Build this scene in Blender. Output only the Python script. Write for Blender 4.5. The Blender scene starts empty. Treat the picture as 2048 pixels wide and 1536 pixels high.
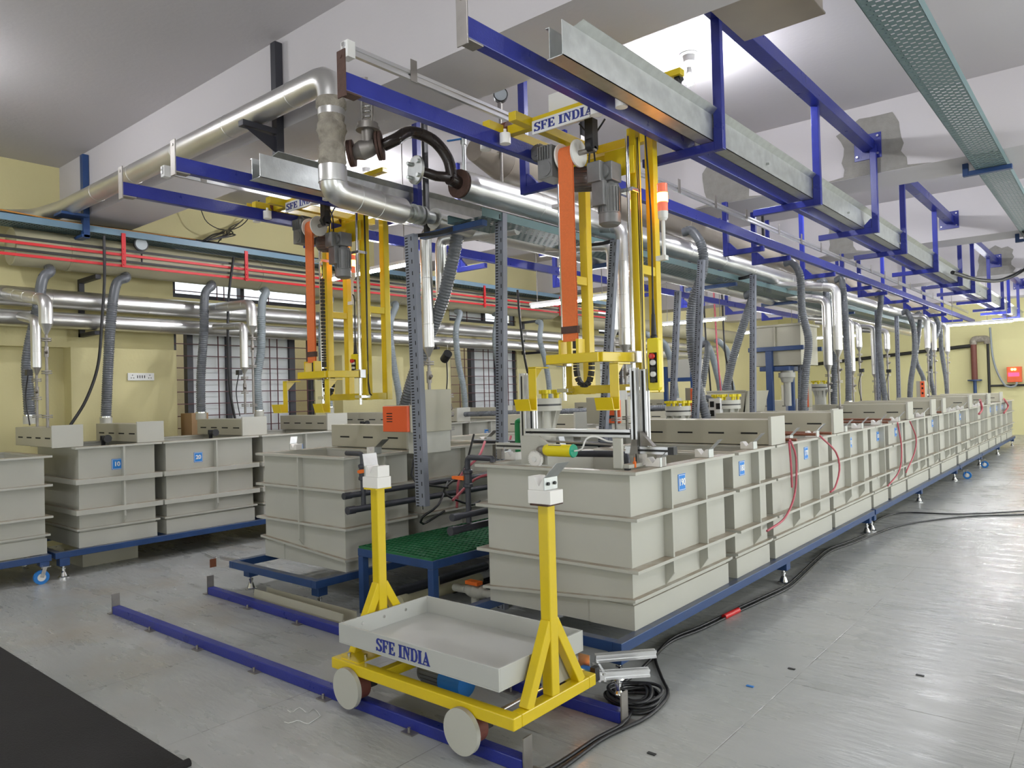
import bpy, math, random
from mathutils import Vector, Matrix
random.seed(4)
S = bpy.context.scene
COL = S.collection
V = Vector
# ------------------------------------------------------------------ camera
CAMZ, YAW, PITCH, ROLL, FPX = 1.65, 39.814, .8485, -1.5389, 1467.93
_y, _p, _r = (math.radians(a) for a in (YAW, PITCH, ROLL))
FW = V((-math.sin(_y)*math.cos(_p), math.cos(_y)*math.cos(_p), math.sin(_p)))
_rt = V((math.cos(_y), math.sin(_y), 0)); _up = _rt.cross(FW)
RT = math.cos(_r)*_rt + math.sin(_r)*_up
UP = -math.sin(_r)*_rt + math.cos(_r)*_up
cd = bpy.data.cameras.new('camera'); cam = bpy.data.objects.new('camera', cd); COL.objects.link(cam)
cd.sensor_width = 36; cd.lens = FPX/2048*36; cd.clip_end = 100
cam.matrix_world = Matrix((( RT.x, UP.x, -FW.x, 0), (RT.y, UP.y, -FW.y, 0), (RT.z, UP.z, -FW.z, CAMZ), (0, 0, 0, 1)))
S.camera = cam
# ------------------------------------------------------------------ world, exposure, added fill lamps
S.view_settings.view_transform = 'Standard'; S.view_settings.look = 'None'
S.view_settings.gamma = 1; S.view_settings.use_curve_mapping = False
S.view_settings.exposure = 0.12
W = bpy.data.worlds.new('world'); S.world = W; W.use_nodes = True
W.node_tree.nodes['Background'].inputs[0].default_value = (.85, .93, 1, 1)
W.node_tree.nodes['Background'].inputs[1].default_value = 1.6
XW, XR, YN, YE, ZC, ZB = -9.85, 4.6, -4.2, 27.4, 4.55, 3.82   # room: left wall, right wall, near wall, end wall, slab, beam soffit
def daylight_fill(name, loc, rot, sx, sy, power, col=(.93, .97, 1)):
    l = bpy.data.lights.new(name, 'AREA'); l.shape = 'RECTANGLE'; l.size = sx; l.size_y = sy; l.energy = power; l.color = col
    o = bpy.data.objects.new(name, l); COL.objects.link(o); o.location = loc; o.rotation_euler = rot
RWIN = [(-1.8, .6), (3.6, 6.6), (8.2, 11.2), (12.8, 15.8), (17.4, 20.4), (22, 25)]      # fill lamps added outside unseen right-wall windows, for the right row
for a, b in RWIN: daylight_fill('window_fill', (XR+.25, (a+b)/2, 2.1), (0, math.radians(90), 0), 1.7, b-a, 120)
for x in (-6.5, -1.5): daylight_fill('near_fill', (x, YN-.3, 1.7), (math.radians(90), 0, 0), 2.6, 2.4, 20)  # weak fill lamps added outside unseen near-wall door openings
BULBS = [(-2.8, 5.86), (-2.8, 10.4), (-2.8, 15.0), (-2.8, 19.6), (-2.8, 24.4), (-7.4, 1.1), (-2.4, .4), (-7.2, 5.9), (-7.2, 10.4), (-7.2, 15.0), (-7.2, 19.6), (1.6, 5.9), (1.6, 10.4), (1.6, 15), (1.6, 19.6), (1.6, 24.4)]  # left-row bulbs beyond the nearest and all aisle bulbs added for overall brightness
BPL = ['at the far left front of the room, outside the picture', 'over the open floor in front of the right tank row', 'over the left tank row, %s to the camera' % 'nearest', 'over the left tank row, second nearest to the camera', 'over the left tank row, third nearest to the camera', 'added over the left tank row, farthest from the camera', 'added over the aisle, second nearest to the camera', 'added over the aisle, third nearest to the camera', 'added over the aisle, fourth nearest to the camera', 'added over the aisle, fifth nearest to the camera', 'added over the aisle, by the end wall']
BULB_E, TUBE_E = 1550, 170

def ray(u, v): return RT*((u-1024)/FPX) - UP*((v-768)/FPX) + FW
def onx(u, v, X): d = ray(u, v); return V((0, 0, CAMZ)) + d*(X/d.x)
def ony(u, v, Y): d = ray(u, v); return V((0, 0, CAMZ)) + d*(Y/d.y)
def onz(u, v, Z): d = ray(u, v); return V((0, 0, CAMZ)) + d*((Z-CAMZ)/d.z)
# ------------------------------------------------------------------ materials
def mat(name, col, rough=.5, metal=0, var=.12, scale=6, bump=0, bscale=60, emit=0, coat=0, ecol=None, aniso=False):
    m = bpy.data.materials.new(name); m.use_nodes = True; nt = m.node_tree; b = nt.nodes['Principled BSDF']
    b.inputs['Roughness'].default_value = rough; b.inputs['Metallic'].default_value = metal
    b.inputs['Base Color'].default_value = (*col, 1)
    if coat: b.inputs['Coat Weight'].default_value = coat; b.inputs['Coat Roughness'].default_value = .12
    tc = nt.nodes.new('ShaderNodeTexCoord')
    if var:
        n = nt.nodes.new('ShaderNodeTexNoise'); n.inputs['Scale'].default_value = scale; n.inputs['Detail'].default_value = 5
        nt.links.new(tc.outputs['Object'], n.inputs['Vector'])
        mx = nt.nodes.new('ShaderNodeMix'); mx.data_type = 'RGBA'; mx.blend_type = 'MIX'
        mx.inputs[6].default_value = (*[c*(1-var) for c in col], 1); mx.inputs[7].default_value = (*[min(1, c*(1+var)) for c in col], 1)
        nt.links.new(n.outputs['Fac'], mx.inputs[0]); nt.links.new(mx.outputs[2], b.inputs['Base Color'])
        mr = nt.nodes.new('ShaderNodeMapRange'); mr.inputs[3].default_value = max(.03, rough-.08); mr.inputs[4].default_value = rough+.08
        nt.links.new(n.outputs['Fac'], mr.inputs[0]); nt.links.new(mr.outputs[0], b.inputs['Roughness'])
    if bump:
        n2 = nt.nodes.new('ShaderNodeTexNoise'); n2.inputs['Scale'].default_value = bscale; n2.inputs['Detail'].default_value = 3
        bp = nt.nodes.new('ShaderNodeBump'); bp.inputs['Strength'].default_value = bump; bp.inputs['Distance'].default_value = .01
        nt.links.new(tc.outputs['Object'], n2.inputs['Vector']); nt.links.new(n2.outputs['Fac'], bp.inputs['Height']); nt.links.new(bp.outputs[0], b.inputs['Normal'])
    if emit:
        b.inputs['Emission Color'].default_value = (*(ecol or col), 1); b.inputs['Emission Strength'].default_value = emit
    return m
M = dict(
    tank=mat('grey_polypropylene', (.50, .495, .44), .42, var=.06, scale=3),
    hood=mat('beige_polypropylene', (.44, .42, .33), .42, var=.07, scale=3),
    rail=mat('blue_gloss_paint', (.018, .028, .25), .3, var=.2, scale=9, bump=.12, bscale=90),
    frame=mat('navy_frame_paint', (.018, .055, .17), .38, var=.25, scale=7),
    yellow=mat('yellow_paint', (.72, .53, .008), .33, var=.07, scale=5, coat=.2),
    ylw2=mat('pendant_yellow_plastic', (.82, .68, .01), .4, var=.03),
    alu=mat('aluminium_cladding', (.74, .735, .72), .36, .96, var=.07, scale=5, bump=.15, bscale=7),
    galv=mat('galvanised_steel', (.55, .57, .56), .42, 1, var=.22, scale=16, bump=.05),
    steel=mat('polished_steel', (.75, .75, .75), .16, 1, var=.05),
    dsteel=mat('dull_steel', (.32, .3, .28), .5, .8, var=.25, scale=14),
    rust=mat('rusty_steel', (.085, .045, .034), .7, .2, var=.5, scale=20, bump=.4, bscale=50),
    blackpipe=mat('black_painted_pipe', (.022, .015, .013), .28, 0, var=.4, scale=9),
    extr=mat('extruded_aluminium', (.68, .68, .69), .35, .9, var=.05),
    hose=mat('grey_pvc_hose', (.13, .14, .155), .28, var=.1, scale=8),
    hose2=mat('pale_grey_hose', (.26, .3, .32), .32, var=.1, scale=8),
    duct=mat('slotted_duct_grey', (.2, .215, .26), .5, var=.06),
    ppduct=mat('cream_polypropylene_duct', (.42, .39, .26), .42, var=.14, scale=4),
    brduct=mat('brown_grey_polypropylene_duct', (.33, .285, .235), .36, var=.12, scale=5),
    white=mat('white_nylon', (.85, .83, .8), .4, var=.04),
    wplast=mat('white_plastic', (.8, .8, .78), .35, var=.03),
    black=mat('black_rubber', (.018, .018, .02), .42, var=.25),
    cable=mat('black_cable', (.012, .012, .014), .35, var=.2),
    dpipe=mat('dark_grey_upvc_pipe', (.045, .047, .06), .35, var=.2),
    orange=mat('orange_plastic', (.85, .17, .02), .4, var=.05),
    obox=mat('orange_red_enamel', (.82, .12, .03), .38, var=.05),
    belt=mat('orange_webbing', (.85, .2, .055), .75, var=.12, scale=60, bump=.5, bscale=250),
    gear=mat('grey_cast_gearbox', (.2, .2, .2), .45, .4, var=.2, scale=20),
    blue=mat('blue_label', (.02, .25, .75), .4, var=.02),
    text=mat('navy_stencil_ink', (.02, .035, .26), .5, var=.05),
    wtext=mat('white_print', (.9, .9, .9), .5, var=0),
    red=mat('red_busbar', (.62, .018, .025), .4, var=.08),
    kbar=mat('black_busbar', (.018, .018, .016), .5, var=.2),
    bltray=mat('blue_grey_cable_tray', (.16, .26, .34), .42, var=.1),
    grtray=mat('teal_grey_cable_tray', (.1, .17, .175), .45, var=.12),
    green=mat('green_grating', (.012, .13, .045), .5, var=.3, scale=30),
    gpipe=mat('green_pipe', (.01, .28, .08), .4, var=.1),
    wool=mat('rock_wool', (.33, .3, .25), .95, var=.85, scale=14, bump=1, bscale=60),
    pink=mat('pink_red_cable', (.5, .1, .13), .4, var=.4, scale=18),
    blkdark=mat('dark_red_maroon_grille', (.09, .02, .025), .5, var=.2),
    wframe=mat('dark_grey_window_frame', (.035, .035, .045), .45, var=.15),
    brown=mat('copper_brown_pipe', (.2, .07, .035), .4, var=.25),
    rdpipe=mat('red_oxide_pipe', (.17, .055, .04), .55, var=.2),
    amber=mat('amber_lens', (1, .45, .1), .3, var=0, emit=28, ecol=(1, .3, .03)),
    redlens=mat('pale_red_lens', (.75, .2, .13), .25, var=0, emit=.35, ecol=(1, .2, .1)),
    lamp=mat('lamp_glass', (1, 1, 1), .3, var=0, emit=BULB_E, ecol=(.95, .96, 1)),
    tube=mat('tube_glass', (1, 1, 1), .3, var=0, emit=TUBE_E, ecol=(.96, .97, 1)),
    slot=mat('slot_shade_and_black', (.01, .01, .01), .8, var=0),  # shade inside slots painted as black; meters and panels are plain black
    bluehose=mat('bright_blue_plastic', (.02, .2, .6), .4, var=.05),
    redknob=mat('red_button', (.6, .02, .02), .3, var=.03),
    patch=mat('bare_cement_patch', (.27, .26, .24), .9, var=.25, scale=12, bump=.5),
    kraft=mat('brown_cardboard', (.42, .27, .14), .8, var=.1),
    outw=mat('outside_cream_wall', (.7, .6, .45), .9, var=.12, scale=3, bump=.3),
    dgauge=mat('gauge_face', (.45, .5, .52), .3, var=.05),
    redlamp=mat('red_display', (.9, .05, .1), .4, var=0, emit=2, ecol=(1, .05, .15)),
    tray=mat('pale_grey_tray_plastic', (.5, .505, .48), .4, var=.07, scale=3),
    mat_rub=mat('dark_rubber_matting', (.014, .013, .013), .85, var=.35, scale=3, bump=.3, bscale=120),
)
def wall_mat(name, col, var=.05, dirt=.0):
    m = mat(name, col, .75, var=var, scale=1.1, bump=.15, bscale=25); return m
M['wally'] = wall_mat('pale_yellow_wall_paint', (.64, .58, .31), .07)
M['wallend'] = wall_mat('bright_yellow_wall_paint', (.7, .66, .35), .05)
M['ceil'] = wall_mat('off_white_ceiling_paint', (.56, .535, .55), .05)
# lettered floor: epoxy with joints, scuffs and stains
def floor_mat():
    m = bpy.data.materials.new('grey_epoxy_floor'); m.use_nodes = True; nt = m.node_tree; b = nt.nodes['Principled BSDF']; N = nt.nodes.new; Lk = nt.links.new
    tc = N('ShaderNodeTexCoord'); sx = N('ShaderNodeSeparateXYZ'); Lk(tc.outputs['Object'], sx.inputs[0])
    def noise(sc, det=6, vec=None, r=.55):
        n = N('ShaderNodeTexNoise'); n.inputs['Scale'].default_value = sc; n.inputs['Detail'].default_value = det; n.inputs['Roughness'].default_value = r; Lk(vec or tc.outputs['Object'], n.inputs['Vector']); return n.outputs['Fac']
    def rng(f, a, b_, c=0, d=1):
        q = N('ShaderNodeMapRange'); q.inputs[1].default_value = a; q.inputs[2].default_value = b_; q.inputs[3].default_value = c; q.inputs[4].default_value = d; Lk(f, q.inputs[0]); return q.outputs[0]
    def mth(op, a, b_=None):
        q = N('ShaderNodeMath'); q.operation = op
        for i, x in enumerate((a, b_)):
            if x is None: continue
            if isinstance(x, (int, float)): q.inputs[i].default_value = x
            else: Lk(x, q.inputs[i])
        return q.outputs[0]
    def mix(f, a, b_):
        q = N('ShaderNodeMix'); q.data_type = 'RGBA'; Lk(f, q.inputs[0])
        for i, x in ((6, a), (7, b_)):
            if isinstance(x, tuple): q.inputs[i].default_value = (*x, 1)
            else: Lk(x, q.inputs[i])
        return q.outputs[2]
    base = mix(rng(noise(.7), .35, .65), (.345, .36, .35), (.43, .435, .42))
    st = mth('MULTIPLY', rng(noise(1.7, 8), .5, .72), rng(sx.outputs[0], -1.2, -2.6, 0, .75))
    base = mix(st, base, (.36, .325, .265))
    jt = None
    for ax, off, per in ((0, .45, 1.06), (1, .2, 1.32)):
        d = mth('ABSOLUTE', mth('SUBTRACT', mth('FRACT', mth('DIVIDE', mth('ADD', sx.outputs[ax], off+40*per), per)), .5))
        ln = rng(d, 0, .0042/per, 1, 0)
        jt = ln if jt is None else mth('MAXIMUM', jt, ln)
    jt = mth('MULTIPLY', jt, rng(noise(2.3), .4, .55, .05, .75))
    base = mix(jt, base, (.11, .09, .075))
    Lk(base, b.inputs['Base Color'])
    mp = N('ShaderNodeMapping'); mp.inputs['Scale'].default_value = (1, 3.5, 1); mp.inputs['Rotation'].default_value = (0, 0, .35); Lk(tc.outputs['Object'], mp.inputs[0])
    Lk(rng(noise(2.2, 8, mp.outputs[0]), .3, .7, .22, .38), b.inputs['Roughness'])
    bp = N('ShaderNodeBump'); bp.inputs['Strength'].default_value = .22; bp.inputs['Distance'].default_value = .03
    Lk(mth('ADD', noise(3.2, 4, mp.outputs[0]), mth('MULTIPLY', jt, -.4)), bp.inputs['Height']); Lk(bp.outputs[0], b.inputs['Normal'])
    return m
M['floor'] = floor_mat()
def dusty(m, dust=(.33, .265, .19), amt=.9):     # settled brown dust on the upward-facing ledges
    nt = m.node_tree; b = nt.nodes['Principled BSDF']; src = b.inputs['Base Color'].links[0].from_socket; N = nt.nodes.new; Lk = nt.links.new
    g = N('ShaderNodeNewGeometry'); sx = N('ShaderNodeSeparateXYZ'); Lk(g.outputs['Normal'], sx.inputs[0]); tc = N('ShaderNodeTexCoord'); n = N('ShaderNodeTexNoise'); n.inputs['Scale'].default_value = 9; n.inputs['Detail'].default_value = 6; Lk(tc.outputs['Object'], n.inputs['Vector'])
    a = N('ShaderNodeMapRange'); a.inputs[1].default_value = .7; a.inputs[2].default_value = .95; a.inputs[4].default_value = amt; Lk(sx.outputs[2], a.inputs[0])
    c = N('ShaderNodeMapRange'); c.inputs[1].default_value = .22; c.inputs[2].default_value = .55; Lk(n.outputs['Fac'], c.inputs[0])
    q = N('ShaderNodeMath'); q.operation = 'MULTIPLY'; Lk(a.outputs[0], q.inputs[0]); Lk(c.outputs[0], q.inputs[1])
    mx = N('ShaderNodeMix'); mx.data_type = 'RGBA'; Lk(q.outputs[0], mx.inputs[0]); Lk(src, mx.inputs[6]); mx.inputs[7].default_value = (*dust, 1); Lk(mx.outputs[2], b.inputs['Base Color'])
dusty(M['tank']); dusty(M['hood'], (.4, .35, .27), .5); dusty(M['frame'], (.12, .12, .12), .7)
def perf_mat():                                   # perforated tray: alpha slots
    m = bpy.data.materials.new('perforated_steel'); m.use_nodes = True; nt = m.node_tree; b = nt.nodes['Principled BSDF']; N = nt.nodes.new; Lk = nt.links.new
    b.inputs['Base Color'].default_value = (.13, .2, .21, 1); b.inputs['Roughness'].default_value = .45
    tc = N('ShaderNodeTexCoord'); mp = N('ShaderNodeMapping'); mp.inputs['Scale'].default_value = (1/.07, 1/.036, 1); Lk(tc.outputs['Object'], mp.inputs[0])
    br = N('ShaderNodeTexBrick'); br.offset = .5; br.inputs['Scale'].default_value = 1; br.inputs['Brick Width'].default_value = 1; br.inputs['Row Height'].default_value = 1; br.inputs['Mortar Size'].default_value = .3; br.inputs['Mortar Smooth'].default_value = 0
    br.inputs['Color1'].default_value = br.inputs['Color2'].default_value = (0, 0, 0, 1); br.inputs['Mortar'].default_value = (1, 1, 1, 1)
    Lk(mp.outputs[0], br.inputs['Vector']); Lk(br.outputs['Color'], b.inputs['Alpha']); return m
M['perf'] = perf_mat()
# ------------------------------------------------------------------ mesh builder
class MB:
    def __init__(s): s.v = []; s.f = []; s.sm = []
    def add(s, vs, fs, smooth=False):
        n = len(s.v); s.v += [tuple(v) for v in vs]; s.f += [tuple(n+i for i in f) for f in fs]; s.sm += [smooth]*len(fs); return s
    def box(s, x0, x1, y0, y1, z0, z1):
        if x0 > x1: x0, x1 = x1, x0
        if y0 > y1: y0, y1 = y1, y0
        if z0 > z1: z0, z1 = z1, z0
        return s.add([(x, y, z) for z in (z0, z1) for y in (y0, y1) for x in (x0, x1)], [(0, 2, 3, 1), (4, 5, 7, 6), (0, 1, 5, 4), (2, 6, 7, 3), (0, 4, 6, 2), (1, 3, 7, 5)])
    def bar(s, p, q, w, h=None, up=(0, 0, 1)):      # rectangular bar p->q, w across, h along 'up'
        h = w if h is None else h; p, q = V(p), V(q); d = (q-p).normalized(); u = V(up)
        if abs(d.dot(u)) > .99: u = V((0, 1, 0))
        a = d.cross(u).normalized(); u = a.cross(d)
        vs = [c + a*(i*w/2) + u*(j*h/2) for c in (p, q) for j in (-1, 1) for i in (-1, 1)]
        return s.add(vs, [(0, 1, 3, 2), (4, 6, 7, 5), (0, 4, 5, 1), (2, 3, 7, 6), (0, 2, 6, 4), (1, 5, 7, 3)])
    def cyl(s, p, q, r, r2=None, n=16): return s.lathe(p, q, [(0, 0), (0, r), (1, r if r2 is None else r2), (1, 0)], n)
    def lathe(s, p, q, prof, n=16):                 # prof: (t along p->q, radius)
        p, q = V(p), V(q); ax = q-p; d = ax.normalized(); u = V((0, 0, 1)) if abs(d.z) < .9 else V((1, 0, 0)); a = d.cross(u).normalized(); b = d.cross(a)
        for (t0, r0), (t1, r1) in zip(prof, prof[1:]):
            c0, c1 = p+ax*t0, p+ax*t1; k = len(s.v)
            ring = lambda c, r: [c + (a*math.cos(2*math.pi*i/n) + b*math.sin(2*math.pi*i/n))*r for i in range(n)]
            if r0 == 0 and r1 == 0: continue
            if r0 == 0: s.add(ring(c1, r1), [tuple(range(n))])
            elif r1 == 0: s.add(ring(c0, r0), [tuple(range(n))[::-1]])
            else: s.add(ring(c0, r0)+ring(c1, r1), [(i, n+i, n+(i+1) % n, (i+1) % n) for i in range(n)], True)
        return s
    def tube(s, pts, r, n=12, rf=None, caps=True):  # swept tube; rf(i, arc) -> radius
        pts = [V(p) for p in pts]; T = []
        for i in range(len(pts)):
            t = (pts[min(i+1, len(pts)-1)] - pts[max(i-1, 0)]); T.append(t.normalized())
        u = V((0, 0, 1)) if abs(T[0].z) < .9 else V((1, 0, 0)); a = T[0].cross(u).normalized(); arc = 0; vs = []
        for i, p in enumerate(pts):
            if i: arc += (p-pts[i-1]).length
            a = (a - T[i]*a.dot(T[i])).normalized(); b = T[i].cross(a); rr = rf(i, arc) if rf else r
            vs += [p + (a*math.cos(2*math.pi*k/n) + b*math.sin(2*math.pi*k/n))*rr for k in range(n)]
        fs = [(i*n+k, i*n+(k+1) % n, (i+1)*n+(k+1) % n, (i+1)*n+k) for i in range(len(pts)-1) for k in range(n)]
        m = len(pts); s.add(vs, fs, True)
        if caps: s.add(vs[:n], [tuple(range(n))[::-1]]); s.add(vs[(m-1)*n:], [tuple(range(n))])
        return s
    def prism(s, poly, vec):                        # planar polygon (3D points) extruded by vec
        poly = [V(p) for p in poly]; n = len(poly); vec = V(vec)
        return s.add(poly + [p+vec for p in poly], [tuple(range(n))[::-1], tuple(range(n, 2*n))] + [(i, (i+1) % n, n+(i+1) % n, n+i) for i in range(n)])
    def build(s, name, mt, parent=None, bevel=0, base=None):
        me = bpy.data.meshes.new(name)
        if parent is not None: off = world_loc(parent)
        elif base is not None: off = V(base)
        else:
            xs, ys, zs = zip(*s.v); off = V(((min(xs)+max(xs))/2, (min(ys)+max(ys))/2, min(zs)))
        me.from_pydata([tuple(V(v)-off) for v in s.v], [], s.f); me.polygons.foreach_set('use_smooth', s.sm)
        me.materials.append(M[mt] if isinstance(mt, str) else mt); me.validate(); me.update()
        o = bpy.data.objects.new(name, me); COL.objects.link(o)
        if parent is not None: o.parent = parent
        else: o.location = off
        if bevel:
            b = o.modifiers.new('bevel', 'BEVEL'); b.width = bevel; b.segments = 2; b.limit_method = 'ANGLE'
        return o
def world_loc(o):
    p = V(o.location)
    while o.parent: o = o.parent; p = p + V(o.location)
    return p
def tag(o, label=None, cat=None, group=None, kind=None):
    for k, v in (('label', label), ('category', cat), ('group', group), ('kind', kind)):
        if v: o[k] = v
    return o
def thing(name, label, cat, loc, group=None):
    o = bpy.data.objects.new(name, None); COL.objects.link(o); o.location = loc; o.empty_display_size = .1
    return tag(o, label, cat, group)
def struct(name, mb, mt, bevel=0): return tag(mb.build(name, mt, bevel=bevel), kind='structure')
def dup(o, d=(0, 0, 0), parent=None, label=None):
    c = o.copy(); COL.objects.link(c); c.parent = parent
    if parent is None: c.location = V(o.location)+V(d)
    for ch in o.children: dup(ch, parent=c)
    if label: c['label'] = label
    return c
ORF = ['first', 'second', 'third', 'fourth', 'fifth', 'sixth', 'seventh', 'eighth', 'ninth', 'tenth', 'eleventh', 'twelfth', 'thirteenth', 'fourteenth', 'fifteenth', 'sixteenth', 'seventeenth', 'eighteenth', 'nineteenth', 'twentieth']
ORD = ['nearest', 'second', 'third', 'fourth', 'fifth', 'sixth', 'seventh', 'eighth', 'ninth', 'tenth', 'eleventh', 'twelfth', 'thirteenth', 'fourteenth', 'fifteenth', 'sixteenth', 'seventeenth', 'eighteenth', 'nineteenth', 'twentieth']
def nth(i): return 'nearest' if i == 0 else ORD[i] + ' nearest' if i < 20 else '%dth nearest' % (i+1)
def spline(P, step=.05):                            # Catmull-Rom resampled
    P = [V(p) for p in P]; Q = [P[0]*2-P[1]]+P+[P[-1]*2-P[-2]]; out = []
    for i in range(1, len(Q)-2):
        n = max(2, int((Q[i+1]-Q[i]).length/step))
        for k in range(n):
            t = k/n; a, b, c, d = Q[i-1:i+3]
            out.append(.5*((2*b)+(c-a)*t+(2*a-5*b+4*c-d)*t*t+(3*b-a-3*c+d)*t*t*t))
    out.append(P[-1]); return out
def elbowed(P, R=.12, n=5):                         # straight runs with rounded corners
    P = [V(p) for p in P]; out = [P[0]]
    for i in range(1, len(P)-1):
        a = (P[i-1]-P[i]); b = (P[i+1]-P[i]); k = min(R, a.length*.49, b.length*.49); a = P[i]+a.normalized()*k; b = P[i]+b.normalized()*k
        for j in range(n+1):
            t = j/n; out.append(a*(1-t)**2+P[i]*2*t*(1-t)+b*t*t)
    return out+[P[-1]]
# stencil capitals on a unit cell (width .62 - .8, height 1)
R4 = lambda x0, x1, y0, y1: [(x0, y0), (x1, y0), (x1, y1), (x0, y1)]
GL = {
 'S': (.62, [[(.5, .72), (.6, .72), (.6, 1), (.52, 1), (.5, .95), (.36, 1), (.34, 1), (.34, .9), (.42, .87)], [(.28, 1), (.28, .9), (.2, .84), (.2, .72), (.3, .63), (.28, .5), (.28, .44), (.04, .6), (.02, .78), (.08, .93), (.18, 1)], [(.34, .6), (.34, .42), (.42, .34), (.42, .2), (.34, .1), (.34, 0), (.46, 0), (.56, .07), (.62, .22), (.6, .38), (.5, .5)], [(.1, .28), (0, .28), (0, 0), (.08, 0), (.1, .05), (.22, 0), (.28, 0), (.28, .1), (.18, .13)]]),
 'F': (.62, [R4(0, .26, .92, 1), R4(.06, .2, .08, .92), R4(0, .26, 0, .08), [(.3, 1), (.6, 1), (.6, .72), (.53, .72), (.46, .9), (.3, .91)], [(.25, .56), (.36, .54), (.38, .64), (.44, .64), (.44, .34), (.38, .34), (.36, .44), (.25, .46)]]),
 'E': (.64, [R4(0, .26, .92, 1), R4(.06, .2, .08, .92), R4(0, .26, 0, .08), [(.3, 1), (.6, 1), (.6, .74), (.53, .74), (.46, .9), (.3, .91)], [(.25, .56), (.36, .54), (.38, .64), (.44, .64), (.44, .34), (.38, .34), (.36, .44), (.25, .46)], [(.3, 0), (.62, 0), (.64, .28), (.56, .28), (.48, .1), (.3, .09)]]),
 'I': (.32, [R4(0, .32, .92, 1), R4(.08, .24, .08, .92), R4(0, .32, 0, .08)]),
 'N': (.78, [R4(0, .16, .92, 1), R4(.1, .17, .08, .84), R4(.0, .26, 0, .08), [(.2, 1), (.34, 1), (.62, .3), (.62, 0), (.56, 0), (.2, .85)], R4(.52, .78, .92, 1), R4(.63, .7, .4, .92)]),
 'D': (.68, [R4(0, .26, .92, 1), R4(.06, .2, .08, .92), R4(0, .26, 0, .08), [(.3, 1), (.44, 1), (.6, .88), (.68, .6), (.68, .4), (.6, .12), (.44, 0), (.3, 0), (.3, .09), (.42, .12), (.5, .3), (.5, .7), (.42, .88), (.3, .91)]]),
 'A': (.74, [[(.34, 1), (.42, 1), (.68, .1), (.5, .1), (.31, .78)], R4(.44, .74, 0, .08), R4(0, .26, 0, .08), [(.1, .1), (.16, .1), (.3, .6), (.28, .78)], R4(.22, .42, .24, .34)])}
def stencil(word, o, ux, uy, nrm, h, sx=1.0):       # o: lower-left origin, ux/uy unit vectors
    mb = MB(); x = 0; o, ux, uy, nrm = V(o), V(ux), V(uy), V(nrm)
    for ch in word:
        if ch == ' ': x += .38; continue
        w, polys = GL[ch]
        for pl in polys:
            ca = sum(a for a, b in pl)/len(pl); cb = sum(b for a, b in pl)/len(pl); pl = [(ca+(a-ca)*(1+.055/max(.08, max(abs(q[0]-ca) for q in pl))), cb+(b-cb)*1.03) for a, b in pl]
            mb.prism([o+ux*((x+a)*h*sx)+uy*(b*h) for a, b in pl], nrm*.0015)
        x += w+.14
    return mb
def text_mb(txt, o, ux, uy, nrm, h):                # digits from Blender's own font, as mesh
    cu = bpy.data.curves.new('t', 'FONT'); cu.body = txt; cu.size = h*1.35; cu.align_x = 'CENTER'; cu.align_y = 'CENTER'; cu.extrude = .0006; cu.offset = h*.045
    ob = bpy.data.objects.new('t', cu); me = bpy.data.meshes.new_from_object(ob)
    o, ux, uy, nrm = V(o), V(ux), V(uy), V(nrm); mb = MB()
    mb.add([o+ux*v.co.x+uy*v.co.y+nrm*(v.co.z+.0008) for v in me.vertices], [tuple(p.vertices) for p in me.polygons])
    bpy.data.objects.remove(ob); bpy.data.curves.remove(cu); bpy.data.meshes.remove(me); return mb
# ================================================================== ROOM
struct('floor', MB().box(XW-.2, XR+.2, YN-.2, YE+.2, -.15, 0), 'floor')
struct('ceiling', MB().box(XW-.2, XR+.2, YN-.2, YE+.2, ZC, ZC+.2), 'ceil')
def wall_with_holes(name, axis, pos, th, a0, a1, z0, z1, holes, mt):
    mb = MB(); cuts = sorted({a0, a1, *[h[0] for h in holes], *[h[1] for h in holes]})
    for a, b in zip(cuts, cuts[1:]):
        hs = sorted([(h[2], h[3]) for h in holes if h[0] <= a and h[1] >= b]); z = z0
        for h0, h1 in hs+[(z1, z1)]:
            if h0 > z:
                if axis == 'x': mb.box(pos, pos+th, a, b, z, h0)
                else: mb.box(a, b, pos, pos+th, z, h0)
            z = h1
    return struct(name, mb, mt)
LW = [(4.70, 6.94, 1.05, 2.75, 3.10, 3.74), (10.0, 12.0, .95, 2.75, 3.10, 3.74), (15.2, 17.4, .95, 2.75, 3.10, 3.74)]
holes = [(a, b, c, d) for a, b, c, d, e, f in LW]+[(a, b, e, f) for a, b, c, d, e, f in LW]
wall_with_holes('wall_left', 'x', XW-.2, .2, YN-.2, YE+.2, 0, ZC, holes, 'wally')
wall_with_holes('wall_right', 'x', XR, .2, YN-.2, YE+.2, 0, ZC, [(a, b, 1.2, 3.0) for a, b in RWIN], 'wallend')
wall_with_holes('wall_end', 'y', YE, .2, XW, XR, 0, ZC, [], 'wallend')
wall_with_holes('wall_near', 'y', YN-.2, .2, XW, XR, 0, ZC, [(-7.8, -5.2, 0, 3), (-2.8, -.2, 0, 3)], 'wally')
struct('wall_outside_left', MB().box(XW-1.5, XW-1.35, 2, 20, -.15, 3.2), 'outw')
struct('trim_outside_ground', MB().box(XW-1.35, XW-.2, 2, 20, -.15, -.02), 'patch')
BEAMS = [(-1.3, -.65), (3.34, 3.98), (8.2, 8.85), (12.78, 13.42), (17.8, 18.45), (22.5, 23.15)]
for i, (a, b) in enumerate(BEAMS): struct('trim_%d' % (i+1), MB().box(XW, XR, a, b, ZB, ZC), 'ceil')
struct('trim_8', MB().box(XW, -9.62, 3.35, 4.62, 0, 2.36), 'wally', )         # pilaster on the left wall
struct('trim_9', MB().box(XW, -9.62, 7.3, 8.6, 0, 2.36), 'wally')
struct('trim_10', MB().box(XW, -9.7, 2.0, 3.34, 2.36, 2.6), 'wally')
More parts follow.
